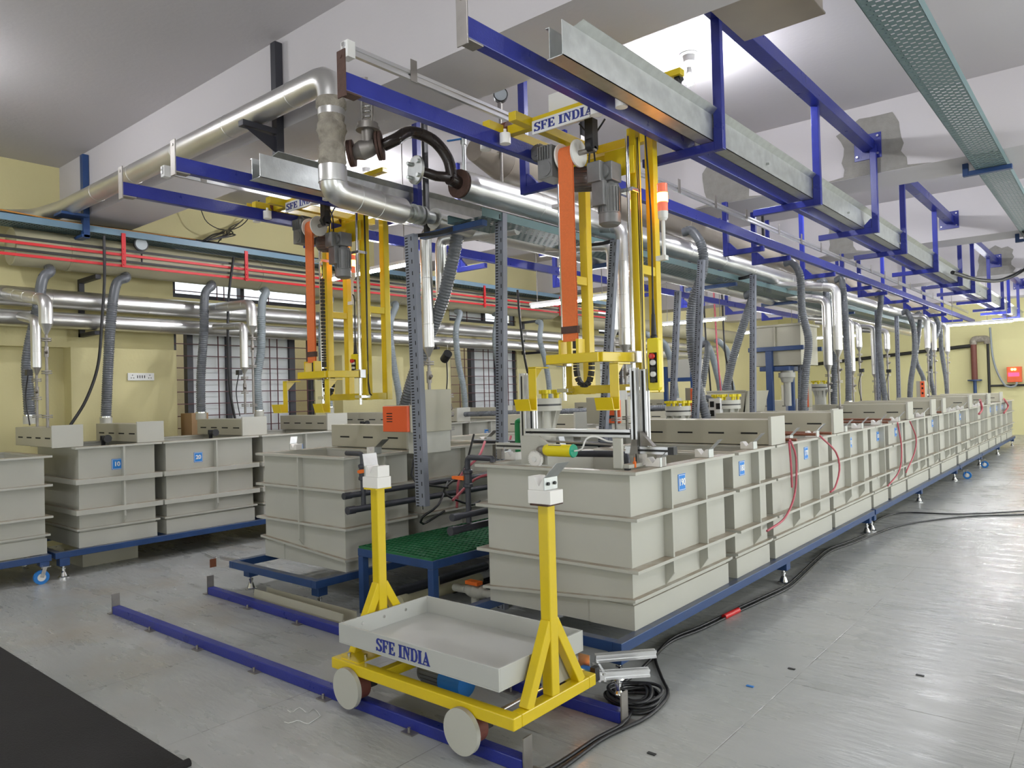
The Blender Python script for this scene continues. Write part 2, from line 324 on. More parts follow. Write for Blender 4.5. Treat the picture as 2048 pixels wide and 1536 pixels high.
for i, (y, x, w) in enumerate([(8.2, -1.93, .30), (8.2, -3.5, .26), (17.8, -1.93, .3), (12.78, -3.5, .2)]):   # bare cement patches behind the beam plates
    L_ = [(-w*(.85+.3*random.random()), ZB+.03+k*.075) for k in range(7)]; R_ = [(w*(.85+.3*random.random()), ZB+.03+k*.075) for k in range(7)]
    T_ = [(w*(-.7+k*.35), ZB+.52+.09*random.random()) for k in range(5)]
    poly = [(x-w*1.7, y, ZB+.004)]+[(x+a, y, b) for a, b in L_]+[(x+a, y, b) for a, b in T_]+[(x+a, y, b) for a, b in R_[::-1]]+[(x+w*1.8, y, ZB+.004)]
    struct('trim_%d' % (11+i), MB().prism(poly, (0, -.006, 0)), 'patch')
def window(n, y0, y1, z0, z1, mull, panes, cols, rowh):
    w = thing('window_%d' % n, None, None, (XW, (y0+y1)/2, z0)); tag(w, kind='structure')
    f = MB(); x0, x1 = XW-.14, XW-.04
    for a, b, c, d in ((y0, y1, z0, z0+.06), (y0, y1, z1-.06, z1), (y0, y0+.05, z0+.06, z1-.06), (y1-.05, y1, z0+.06, z1-.06)): f.box(x0, x1, a, b, c, d)
    f.build('frame', 'wframe', w)
    for a, b in mull: MB().box(x0, x1, a, b, z0+.06, z1-.06).build('mullion', 'wframe', w)
    for a, b in panes: MB().box(XW-.1, XW-.09, a, b, z0+.06, z1-.06).build('pane', M['frost'], w)
    g = MB(); z = z0+rowh*.6
    while z < z1-.03: g.box(XW-.02, XW-.008, y0, y1, z-.006, z+.006); z += rowh
    for c in cols: g.box(XW-.014, XW-.002, c-.006, c+.006, z0, z1)
    g.build('grille', 'blkdark', w)
M['frost'] = mat('frosted_white_pane', (.72, .75, .76), .5, var=.06, scale=2)
my = lambda u: onx(u, 760, XW).y
window(1, 4.70, 6.94, 1.05, 2.75, [(my(378), my(390)), (my(457), my(467)), (my(583), my(594))], [(my(390), my(457)), (my(467), my(583))], [my(438), my(541), my(556), my(520), my(615)], .165)
window(2, 4.70, 6.94, 3.10, 3.74, [(my(487), my(495))], [], [my(438), my(452), my(541)], .16)
window(3, 10.0, 12.0, .95, 2.75, [(10.62, 10.72), (11.35, 11.45)], [(10.72, 11.35), (11.45, 11.95)], [10.25, 10.4, 10.95, 11.1, 11.7], .165)
window(4, 10.0, 12.0, 3.10, 3.74, [(11.0, 11.08)], [(10.05, 11.0)], [10.5, 11.5], .16)
window(5, 15.2, 17.4, .95, 2.75, [(16.2, 16.3)], [(15.3, 16.2), (16.3, 17.3)], [15.7, 16.0, 16.8], .165)
window(6, 15.2, 17.4, 3.10, 3.74, [(16.2, 16.3)], [], [15.7, 16.8], .16)
# ================================================================== TANKS
def tank(num, x0, x1, y0, y1, face, label, group, slope=0, nribs=2, front=False, zr=1.185, bandh=.02, sign_y=None, sign=True, bold=1):
    """face: +1 the numbered long side looks to +x; slope: how much the lowest band drops from the numbered side to the other"""
    t = thing('process_tank', label, 'tank', ((x0+x1)/2, (y0+y1)/2, .255), group); zt = zr-.02; w = .016
    xf = x1 if face > 0 else x0
    s = MB().box(x0, x0+w, y0, y1, .255, zt).box(x1-w, x1, y0, y1, .255, zt).box(x0+w, x1-w, y0, y0+w, .255, zt).box(x0+w, x1-w, y1-w, y1, .255, zt).box(x0+w, x1-w, y0+w, y1-w, .43, .45)
    s.build('shell', 'tank', t)
    e = .07; g = .05
    r = MB()
    for a, b, c, d in ((x0-e, x0+.02, y0-g, y1+g), (x1-.02, x1+e, y0-g, y1+g), (x0+.02, x1-.02, y0-g, y0+.02), (x0+.02, x1-.02, y1-.02, y1+g)): r.box(a, b, c, d, zt, zr)
    r.build('rim', 'tank', t, bevel=.002)
    for z in (.906, .606):
        b = MB(); h = bandh/2
        b.box(x0-e, x0, y0-g, y1+g, z-h, z+h).box(x1, x1+e, y0-g, y1+g, z-h, z+h).box(x0, x1, y0-g, y0, z-h, z+h).box(x0, x1, y1, y1+g, z-h, z+h)
        b.build('stiffening_band', 'tank', t, bevel=.0015)
    zl = lambda x: .425-slope*abs(x-xf)
    b = MB(); q = .035
    for ya, yb in ((y0-q, y0), (y1, y1+q)): b.prism([(x0-q, ya, zl(x0)), (x1+q, ya, zl(x1)), (x1+q, ya, zl(x1)+.018), (x0-q, ya, zl(x0)+.018)], (0, yb-ya, 0))
    for xa, xb in ((x0-q, x0), (x1, x1+q)): b.box(xa, xb, y0, y1, zl(xb), zl(xb)+.018)
    b.build('lower_band', 'tank', t)
    k = MB(); k.box(x0-.012, x1+.012, y0-.01, y1+.01, .256, .405-(slope > 0)*0) if slope == 0 else k.box(xf-(.3 if face > 0 else 0), xf+(.012 if face > 0 else .3), y0-.01, y1+.01, .256, .4)
    k.build('skirt', 'tank', t)
    for i in range(nribs):
        y = y0+(y1-y0)*(i+1)/(nribs+1)+((-.03+.05*i) if nribs > 1 else .04)
        for side, xs in ((1, x1), (-1, x0)):
            if side != face and nribs > 2: continue
            m = MB(); h = bandh/2
            for za, zb in ((.616, .896), (.916, zt)): m.box(xs, xs+side*.062, y-.009, y+.009, za, zb)
            m.prism([(xs, y-.009, .596), (xs+side*.062, y-.009, .596), (xs+side*.062, y-.009, .52), (xs, y-.009, .435)], (0, .018, 0))
            m.build('rib', 'tank', t)
    if front:
        x = (x0+x1)/2; m = MB()
        for za, zb in ((.616, .896), (.916, zt)): m.box(x-.009, x+.009, y0-.045, y0, za, zb)
        m.prism([(x-.009, y0, .596), (x-.009, y0-.045, .596), (x-.009, y0-.045, .47), (x-.009, y0, .41)], (.018, 0, 0)).build('rib', 'tank', t)
    if sign:
        sy = sign_y if sign_y else y0+(y1-y0)*.48; n = V((face, 0, 0)); uy = V((0, 1 if face > 0 else 1, 0)); zz = 1.05
        sg = MB().box(xf, xf+face*.004, sy-.05, sy+.05, zz-.054, zz+.054).build('number_sign', 'blue', t)
        bd = MB()
        for a, b, c, d in ((-.046, .046, .046, .049), (-.046, .046, -.049, -.046), (-.046, -.043, -.049, .049), (.043, .046, -.049, .049)): bd.box(xf+face*.004, xf+face*.005, sy+a, sy+b, zz+c, zz+d)
        bd.build('border', 'wtext', sg)
        text_mb(str(num), (xf+face*.005, sy, zz), uy, (0, 0, 1), n, .045).build('digits', 'wtext', sg)
    return t
def hood(xa, xb, y0, y1, zb, label, group, capx=1, slots=4, h=.2, sloty=-1):
    """cross-tank fume hood; capx=+1 the end plate is at xb"""
    t = thing('fume_hood', label, 'fume hood', ((xa+xb)/2, (y0+y1)/2, zb), group)
    MB().box(xa, xb, y0, y1, zb, zb+h).build('hood_body', 'hood', t, bevel=.003)
    MB().box(xb-.005, xb+.02, y0-.02, y1+.02, zb-.005, zb+h+.025).build('end_plate', 'tank', t, bevel=.002)
    m = MB(); ys = y0 if sloty < 0 else y1
    for i in range(slots):
        c = xa+(xb-xa)*(i+.6)/(slots+.2); m.box(c-.07, c+.07, ys+sloty*.0015, ys-sloty*.001, zb+h*.42, zb+h*.42+.014)
    m.build('suction_slots', 'slot', t); return t
NOUN = lambda n: 'numbered %s' % n
# --- right row (numbers 190 downwards), numbered faces look to +x
RR = [(3.74, 5.04), (5.21, 5.84), (5.98, 7.48), (7.60, 8.93), (9.05, 9.70), (9.87, 10.64), (10.76, 12.07), (12.22, 12.94), (13.10, 14.41), (14.64, 15.37), (15.62, 16.89), (17.04, 18.2), (18.35, 19.3), (19.5, 20.2), (20.35, 21.3), (21.45, 22.5)]
RX0, RX1 = -3.36, -2.24
for i, (a, b) in enumerate(RR):
    num = 190-10*i; nr = 2 if b-a > 1.0 else 1
    lab = 'grey ribbed tank with blue sign %s, %s in the right row' % (num, 'first' if i == 0 else ORD[i])
    tank(num, RX0, RX1, a, b, 1, lab, 'tanks of the right row', slope=.075, nribs=nr, front=(i == 0), sign_y={0: 4.39, 1: 5.37, 2: 6.83}.get(i))
# --- middle row, seen from its front end
MR = [(3.68, 4.36), (4.52, 5.5), (5.65, 6.9), (7.05, 7.9), (8.05, 9.3), (9.45, 10.4), (10.55, 11.9), (12.05, 13.1), (13.25, 14.5), (14.65, 15.6), (15.75, 17.0)]
MX0, MX1 = -6.02, -4.86
for i, (a, b) in enumerate(MR):
    lab = 'grey ribbed plastic tank of the middle row, ' + ('front one beside the green grating platform' if i == 0 else '%s from the front end' % ORD[i])
    tank(0, MX0, MX1, a, b, -1 if i else -1, lab, 'tanks of the middle row', slope=.07, nribs=1, front=(i == 0), sign=False)
# --- left row along the window wall
LR = [(1.2, 2.52), (2.82, 3.56), (3.68, 4.70), (4.84, 5.9), (6.05, 7.0), (7.15, 8.3), (8.45, 9.3), (9.45, 10.6), (10.75, 11.8), (11.95, 13), (13.15, 14.2), (14.35, 15.6), (15.75, 17)]
LX0, LX1 = -9.08, -7.95
for i, (a, b) in enumerate(LR):
    lab = 'grey ribbed window-side tank, ' + ('cut by the left picture edge' if i == 0 else '%s after the cut-off one, blue sign %d' % (ORF[i-1], i*10))
    tank(i*10, LX0, LX1, a, b, 1, lab, 'tanks of the left row', nribs=1, zr=1.19 if i == 0 else 1.25, bandh=.02 if i == 0 else .05, sign=i > 0, sign_y=(a+.36 if i < 3 else None))
# --- hoods
HB = 1.193
caps = [(1540, 1564, 875), (1665, 1682, 858), (1814, 1823, 838), (1861, 1869, 826), (1884, 1889, 823), (1937, 1942, 815), (1974, 1979, 808), (2000, 2004, 805)]
HY = []
for i, (u0, u1, v) in enumerate(caps):
    y0, y1 = onx(u0, v, -2.2).y, onx(u1, v, -2.2).y; HY.append((y0, y1))
    hood(-3.4, -2.2, y0, y1, HB, 'beige slotted fume hood across the right tank row, %s from front' % ORF[i], 'fume hoods of the right row', slots=4)
hood(-3.5, -2.62, 8.9, 9.12, HB, 'low beige fume hood across the right row without end over the rim', 'fume hoods of the right row', slots=3, h=.17)
for i, (y0, y1, xa, xb) in enumerate([(4.42, 4.62, -6.02, -4.9), (7.0, 7.2, -6.02, -4.9), (9.3, 9.5, -6.02, -4.9), (11.9, 12.1, -6.02, -4.9), (14.5, 14.7, -6.02, -4.9)]):
    hood(xa, xb, y0, y1, HB, 'beige fume hood across the middle row, %s from its front end' % ORD[i].replace('nearest', 'first'), 'fume hoods of the middle row', slots=3, h=.21)
for i, (y0, y1) in enumerate([(2.62, 2.86), (3.42, 3.66), (4.62, 4.9), (5.82, 6.1), (6.9, 7.15), (8.25, 8.5), (9.3, 9.55), (10.6, 10.85), (13, 13.25), (15.5, 15.75)]):
    hood(-9.1, -8.0, y0, y1, 1.257, 'beige slotted fume hood on the left tank row, %s from the left' % ORD[i].replace('nearest', 'first'), 'fume hoods of the left row', slots=4, h=.19)
# ================================================================== BLUE FRAMES
def foot_parts(mb, x, y, z1=.14): mb.lathe((x, y, 0), (x, y, z1), [(0, 0), (0, .05), (.1, .05), (.14, .036), (.42, .022), (.5, .014), (.62, .014), (.63, .02), (.72, .02), (.73, .012), (1, .012), (1, 0)], 14)
def frame(x0, x1, y0, y1, feet, label, group, w=.06, legz=.135):
    t = thing('tank_support_frame', label, 'frame', ((x0+x1)/2, (y0+y1)/2, 0), group)
    m = MB().box(x0, x0+w, y0, y1, .195, .255).box(x1-w, x1, y0, y1, .195, .255)
    m.box(x0+w, x1-w, y0, y0+w, .195, .255).box(x0+w, x1-w, y1-w, y1, .195, .255)
    yy = y0+1.1
    while yy < y1-.5: m.box(x0+w, x1-w, yy, yy+w, .197, .253); yy += 1.2
    m.build('frame_rails', 'frame', t, bevel=.004)
    for fx, fy in feet:
        MB().box(fx-.045, fx+.045, fy-.045, fy+.045, legz-.015, .195).build('leg', 'frame', t, bevel=.004)
        f = MB(); foot_parts(f, fx, fy, legz); f.build('levelling_foot', 'steel', t)
    return t
def castor(parent, x, y, col='bluehose', turned=False):
    m = MB().box(x-.04, x+.04, y-.04, y+.04, .155, .163).bar((x-.02, y, .16), (x-.02, y-.03, .065), .004, .035, (0, 1, 0)).bar((x+.02, y, .16), (x+.02, y-.03, .065), .004, .035, (0, 1, 0))
    c = m.build('castor_fork', 'steel', parent)
    if turned:
        MB().lathe((x+.03, y-.02, .065), (x+.03, y+.01, .065), [(0, .036), (0, .065), (1, .065), (1, .036)], 24).build('tyre', col, c)
        MB().lathe((x+.03, y-.018, .065), (x+.03, y+.008, .065), [(0, 0), (0, .037), (1, .037), (1, 0)], 20).build('wheel_hub', 'white', c); return
    MB().lathe((x-.014, y-.03, .065), (x+.014, y-.03, .065), [(0, .036), (0, .065), (1, .065), (1, .036)], 24).build('tyre', col, c)
    MB().lathe((x-.012, y-.03, .065), (x+.012, y-.03, .065), [(0, 0), (0, .037), (1, .037), (1, 0)], 20).build('wheel_hub', 'white', c)
ys = [3.56, 6.2, 8.9]
frame(-3.42, -2.18, 3.50, 8.88, [(-2.25, 3.58), (-2.25, 6.2), (-2.25, 8.80), (-3.36, 3.58), (-3.36, 6.2), (-3.36, 8.80)], 'navy steel support frame under the front part of the right tank row', 'frames of the right row')
frame(-3.42, -2.18, 8.93, 14.4, [(-2.25, 9.0), (-2.25, 11.5), (-2.25, 14.3), (-3.36, 9.0), (-3.36, 11.5), (-3.36, 14.3)], 'navy steel support frame under the middle of the right tank row', 'frames of the right row')
t = frame(-3.42, -2.18, 17.0, 22.7, [(-2.25, 17.1), (-2.25, 19.8), (-2.25, 22.6), (-3.36, 17.1), (-3.36, 22.6)], 'navy steel support frame under the far end of the right tank row', 'frames of the right row')
t = frame(-3.42, -2.18, 14.45, 16.95, [], 'navy steel support frame on castors in the right tank row', 'frames of the right row')
for y in (14.65, 16.7):
    MB().box(-2.29, -2.19, y-.05, y+.05, .163, .195).build('leg', 'frame', t); castor(t, -2.14, y, turned=True); castor(t, -3.36, y)
frame(-6.1, -4.82, 3.36, 9.6, [(-5.95, 3.48), (-4.9, 3.45), (-5.95, 6.4), (-4.9, 6.4), (-5.95, 9.4), (-4.9, 9.4)], 'navy steel support frame under the front of the middle tank row', 'frames of the middle row')
frame(-6.1, -4.82, 9.65, 17.1, [(-5.95, 9.8), (-4.9, 9.8), (-5.95, 13), (-4.9, 13), (-5.95, 17), (-4.9, 17)], 'navy steel support frame under the back of the middle tank row', 'frames of the middle row')
frame(-9.1, -7.88, 2.58, 9.3, [(-7.92, 2.66), (-7.92, 5.9), (-7.92, 9.2), (-9, 2.66), (-9, 5.9), (-9, 9.2)], 'navy steel support frame under the left tank row from number 10 on', 'frames of the left row')
frame(-9.1, -7.88, 9.35, 17.1, [(-7.92, 9.45), (-7.92, 13), (-7.92, 17), (-9, 9.45), (-9, 17)], 'navy steel support frame under the far part of the left tank row', 'frames of the left row')
t = frame(-9.1, -7.85, 1.0, 2.54, [], 'navy steel support frame on a blue castor at the left picture edge', 'frames of the left row')
MB().box(-7.93, -7.85, 2.44, 2.52, .163, .195).build('leg', 'frame', t); castor(t, -7.82, 2.47); castor(t, -9.0, 1.2)
MB().box(-7.99, -7.9, 1.1, 1.18, .163, .195).build('leg', 'frame', t); castor(t, -7.95, 1.15)
# green platform between the rows
t = thing('grating_platform', 'green grating platform on navy legs between middle and right tank rows', 'platform', (-4.1, 4.4, 0))
m = MB()
px0, px1, py0, py1 = -4.58, -3.75, 3.58, 6.6
m.box(px0, px1, py0, py0+.05, .44, .5).box(px0, px1, py1-.05, py1, .44, .5).box(px0, px0+.05, py0+.05, py1-.05, .44, .5).box(px1-.05, px1, py0+.05, py1-.05, .44, .5).build('deck_frame', 'frame', t, bevel=.004)
for x, y in ((px0+.03, py0+.03), (px1-.03, py0+.03), (px0+.03, py1-.03), (px1-.03, py1-.03)): MB().box(x-.028, x+.028, y-.028, y+.028, 0, .44).build('leg', 'frame', t, bevel=.004)
g = MB(); k = 0
x = px0+.01
while x < px1: g.box(x-.005, x+.005, py0+.01, py1-.01, .49, .515); x += .042
y = py0+.01
while y < py1: g.box(px0+.01, px1-.01, y-.006, y+.006, .49, .517); y += .06
g.build('grating', 'green', t)
g = MB(); 
for i in range(12): g.box(-4.4+i*.05, -4.39+i*.05, 4.4, 6, .02, .035)
for i in range(20): g.box(-4.4, -3.8, 4.4+i*.08, 4.41+i*.08, .02, .035)
for i in range(3): g.box(-4.4+i*.28, -4.36+i*.28, 4.4, 6, 0, .02)
tag(g.build('floor_grating', 'black'), 'black plastic grating lying on the floor beneath the green platform', 'grating')
# ================================================================== LAMPS
for i, (x, y) in enumerate(BULBS):
    vis = i < 5
    t = thing('ceiling_bulb', ('bare white bulb in a ceiling holder, %s above the right tank row' % nth(i)) if vis else 'bare white ceiling bulb %s' % BPL[i-5], 'light bulb', (x, y, ZC), 'ceiling bulbs')
    MB().lathe((x, y, ZC), (x, y, ZC-.12), [(0, 0), (0, .08), (.08, .08), (.14, .052), (.6, .048), (.85, .03), (1, .024), (1, 0)], 20).build('bulb_holder', 'wplast', t)
    MB().lathe((x, y, ZC-.12), (x, y, ZC-.2), [(0, .018), (.6, .026), (1, .026)], 12).build('bulb_neck', 'wplast', t)
    MB().lathe((x, y, ZC-.2), (x, y, ZC-.28), [(0, .02), (.3, .032), (.6, .034), (.85, .022), (1, 0)], 12).build('bulb_glass', 'lamp', t)
def tube_light(x0, x1, y, z, label, hang=True, yx=0):
    t = thing('tube_light', label, 'tube light', ((x0+x1)/2, y, z), 'hanging tube lights')
    MB().box(x0-.02, x1+.02, y-.02, y+.02, z+.02, z+.055).build('batten', 'wplast', t)
    MB().cyl((x0, y, z), (x1, y, z), .014, n=10).build('glass_tube', 'tube', t)
    c = MB()
    for x in (x0, x1): c.cyl((x-.012, y, z), (x+.012, y, z), .017, n=10)
    c.build('end_caps', 'wplast', t)
    for x in (x0+.1, x1-.1): MB().cyl((x, y, z+.055), (x, y, ZC if not hang else (ZB if any(a_ < y < b_ for a_, b_ in BEAMS) else ZC)), .006, n=6).build('drop_rod', 'dsteel', t)
a, b = ony(652, 562, 5.3), ony(822, 540, 5.3); tube_light(a.x, b.x, 5.3, a.z, 'glowing tube light behind the left lift columns')
a = ony(1063, 614, 7.6); tube_light(a.x, a.x+1.2, 7.6, a.z, 'glowing tube light between the two lifts')
a = ony(1325, 650, 12); tube_light(a.x, a.x+1.2, 12, a.z, 'glowing tube light seen right of the pendant control')
a = ony(1488, 667, 16.5); tube_light(a.x, a.x+1.2, 16.5, a.z, 'small far tube light left of the raised blue-legged tank')
a = ony(1620, 678, 21); tube_light(a.x, a.x+1.2, 21, a.z, 'far tube light behind the insulated drops')
a = ony(1895, 652, 19.5); tube_light(a.x, a.x+1.25, 19.5, a.z, 'bright far tube light left of its twin, under the gantry end')
a = ony(1965, 647, 21.5); tube_light(a.x, a.x+1.2, 21.5, a.z+.02, 'bright far tube light at the right under the gantry end')
# ================================================================== GANTRY RAILS
RZ0, RZ1 = 3.265, 3.365
AX = [-2.25, -3.105]; DX = -2.77
names = ['right rail of the right gantry', 'left rail of the right gantry', 'right rail of the left gantry', 'left rail of the left gantry']
for k, x in enumerate([AX[0], AX[1], AX[0]+DX, AX[1]+DX]):
    y0 = [2.42, 2.40, 2.42, 2.42][k]
    t = thing('crane_rail', 'blue overhead %s' % names[k], 'rail', (x, y0, RZ0), 'overhead crane rails')
    MB().box(x-.03, x+.03, y0, 23.5 if k < 2 else 18, RZ0, RZ1).build('rail_beam', 'rail', t, bevel=.004)
    m = MB().box(x-.035, x+.035, y0-.008, y0, RZ0-.03, RZ1+.12).box(x-.035, x+.035, y0, y0+.1, RZ0-.012, RZ0-.001)
    m.lathe((x, y0-.012, RZ1+.085), (x, y0-.007, RZ1+.085), [(0, 0), (0, .011), (1, .011)], 10)
    m.build('end_stop', 'rust' if k == 1 else 'dsteel', t, bevel=.003)
# longitudinal carrier beams between the concrete beams + C brackets
HX = -1.97
for i, (a, b) in enumerate(zip(BEAMS[1:-1], BEAMS[2:])):
    t = thing('carrier_beam', 'blue horizontal beam fixed between concrete beams over the right row, %s' % nth(i), 'beam', (HX+.02, a[1], 4.03), 'blue carrier beams')
    y0, y1 = a[1]+.012, b[0]-.012
    MB().box(HX-.035, HX+.075, y0, y1, 4.06, 4.17).build('channel', 'rail', t, bevel=.004)
    for y, s in ((y0-.006, -1), (y1+.001, 1)):
        p = MB().box(HX-.12, HX+.14, y-.004, y+.006, 3.98, 4.24)
        p.build('wall_plate', 'rail', t, bevel=.002)
        q = MB()
        for dx in (-.09, .11):
            for dz in (4.02, 4.2): q.cyl((HX+dx, y-.03*1, dz), (HX+dx, y, dz), .012, n=6)
        q.build('anchor_bolts', 'steel', t)
hang = [4.54, 6.53, 8.15, 9.75, 11.7, 13.7, 15.0, 17.0, 19.06, 20.2, 22.19]
def hanger(x, y, side, ztop, label, group, zb=3.205, L=.54, drop=0):
    """C bracket: post at x, arm towards -side"""
    m = MB().box(x-.03, x+.03, y-.025, y+.025, zb, ztop)
    m.box(x-side*L, x-side*.03, y-.025, y+.025, zb, zb+.058)
    m.prism([(x-side*.03, y-.02, zb+.058), (x-side*.03, y-.02, zb+.15), (x-side*.045, y-.02, zb+.15), (x-side*.12, y-.02, zb+.075), (x-side*.12, y-.02, zb+.058)], (0, .04, 0))
    o = m.build('gantry_hanger', 'rail', bevel=.003); return tag(o, label, 'hanger bracket', group)
for i, y in enumerate(hang):
    zt = 4.1
    hanger(-1.90 if i == 2 else HX, y, 1, zt if not (3.98 > y > 3.3) else ZB, 'blue C-shaped bracket carrying the galvanised gutter, %s from front' % ORF[i], 'brackets of the right gantry, gutter side', L=.56)
hangl = [4.42, 8.15, 9.0, 10.8, 12.75, 13.75, 15.4, 17.2, 19.2, 21.4]
for i, y in enumerate(hangl):
    inb = any(a-.05 < y < b+.05 for a, b in BEAMS)
    hanger(-3.5, y, -1, ZB if inb else ZC, 'blue bracket under left rail of right gantry, %s from front' % ORF[i], 'brackets of the right gantry, pipe side', L=.44, zb=3.19)
for i, y in enumerate([4.38, 6.6, 8.6, 10.6, 12.6, 14.6, 16.6]):
    inb = any(a-.05 < y < b+.05 for a, b in BEAMS)
    hanger(-6.3, y, -1, ZB if inb else ZC, 'blue bracket under left rail of left gantry, %s from front' % ORF[i], 'brackets of the left gantry, wall side', L=.44, zb=3.19)
    hanger(-4.66, y, 1, ZB if inb else ZC, 'blue bracket under right rail of left gantry, %s from front' % ORF[i], 'brackets of the left gantry, pipe side', L=.38, zb=3.205)
def gutter(x0, x1, y0, y1, z0, h, label):
    m = MB(); w = .004
    m.box(x0, x1, y0, y1, z0, z0+w).box(x0, x0+w, y0+.02, y1, z0, z0+h).box(x1-w, x1, y0, y1, z0, z0+h)
    m.box(x0-.02, x0, y0+.02, y1, z0+h-w, z0+h)
    m.prism([(x1-w, y0+.1, z0+h), (x1+.035, y0+.13, z0+h+.035), (x1+.035, y1, z0+h+.035), (x1-w, y1, z0+h)], (0, 0, .003))
    for k in range(8):
        y = y0+2.6+k*2.1; m.cyl((x1, y, z0+.06), (x1+.02, y, z0+.06), .009, n=6)
    return tag(m.build('galvanised_gutter', 'galv'), label, 'cable gutter', 'galvanised energy chain gutters')
gutter(-2.10, -2.005, 2.85, 23.5, 3.265, .17, 'open galvanised sheet gutter beside the right gantry, holding the energy chain')
gutter(-4.86, -4.72, 2.9, 18, 3.265, .17, 'open galvanised sheet gutter beside the right rail of the left gantry')
# energy chain lying in the gutter and rising to the carriage
ch = MB(); P = spline([(-2.055, 7.5, 3.30), (-2.055, 5.6, 3.30), (-2.055, 4.7, 3.31), (-2.055, 4.3, 3.38), (-2.055, 4.12, 3.52), (-2.055, 4.18, 3.6)], .045)
for a, b in zip(P, P[1:]): ch.bar(a, a+(b-a)*.8, .05, .035, (1, 0, 0))
tag(ch.build('energy_chain', 'black'), 'black energy chain rising out of the galvanised gutter by the bulb', 'cable chain')
def conductor_rail(x, y0, z, y1, label, tabs):
    t = thing('conductor_rail', label, 'conductor rail', (x, y0, z), 'current conductor rails')
    MB().box(x-.012, x+.012, y0, y1, z, z+.02).box(x-.012, x+.012, y0, y1, z-.035, z-.015).box(x-.004, x+.004, y0, y1, z-.015, z).build('profile', 'extr', t)
    MB().box(x-.03, x+.03, y0+.01, y0+.06, z-.06, z+.03).build('end_clamp', 'wplast', t)
    for yy in tabs: MB().box(x+.013, x+.017, yy-.025, yy+.025, z-.045, z+.085).build('hanging_tab', 'dsteel', t)
conductor_rail(-3.16, 2.45, 3.545, 23, 'slim aluminium conductor rail above the left rail of the right gantry', [2.95, 4.7, 5.5, 6.3, 7.1, 7.9, 8.9, 9.7, 10.5, 11.4, 12.2, 13.1, 14, 15, 16, 17, 18.2, 19.4, 20.6])
conductor_rail(-5.92, 2.75, 3.55, 18, 'slim aluminium conductor rail above the left rail of the left gantry', [3.1, 4.9, 6.5, 8, 9.5, 11])
# sheet metal box under the slab and perforated trays
tag(MB().box(-1.79, -1.31, 3.99, 4.56, 3.885, ZC).box(-1.80, -1.3, 3.985, 4.575, 3.87, 3.885).build('ceiling_box', 'brduct', bevel=.004), 'plain grey box hanging from the ceiling at the top behind the first beam', 'box')
def tray(x0, x1, y0, y1, z, h, label, mt='grtray', base='perf'):
    t = thing('perforated_cable_tray', label, 'cable tray', ((x0+x1)/2, y0, z), 'cable trays')
    m = MB()
    for x, s in ((x0, 1), (x1, -1)): m.box(x, x+s*.003, y0, y1, z, z+h).box(x, x+s*.018, y0, y1, z+h, z+h+.003)
    m.build('side_flange', mt, t)
    b = MB().add([(x0, y0, z), (x1, y0, z), (x1, y1, z), (x0, y1, z)], [(0, 1, 2, 3)]).build('perforated_base', base, t); return t
tray(-1.06, -.80, 2.0, 26.8, 3.74, .07, 'wide teal-grey perforated cable tray below the ceiling at the upper right')
for i, y in enumerate((8.5, 13.1, 18.1)):
    m = MB().box(-1.12, -.76, y-.03, y+.03, 3.695, 3.738).box(-1.17, -1.12, y-.03, y+.03, 3.695, ZB)
    tag(m.build('tray_support', 'frame', bevel=.003), 'navy angle support under the upper right cable tray, %s' % nth(i), 'support bracket', 'supports of the upper right tray')
c = MB().tube(spline([onx(1905, 545, -1.9), onx(1960, 560, -1.7), onx(2010, 558, -1.45), onx(2060, 525, -1.1), V((-1.0, 12.4, 3.73))], .06), .03, 10)
tag(c.build('sagging_conduit', 'cable'), 'thick black corrugated conduit sagging from the gutter to the upper right tray', 'conduit')
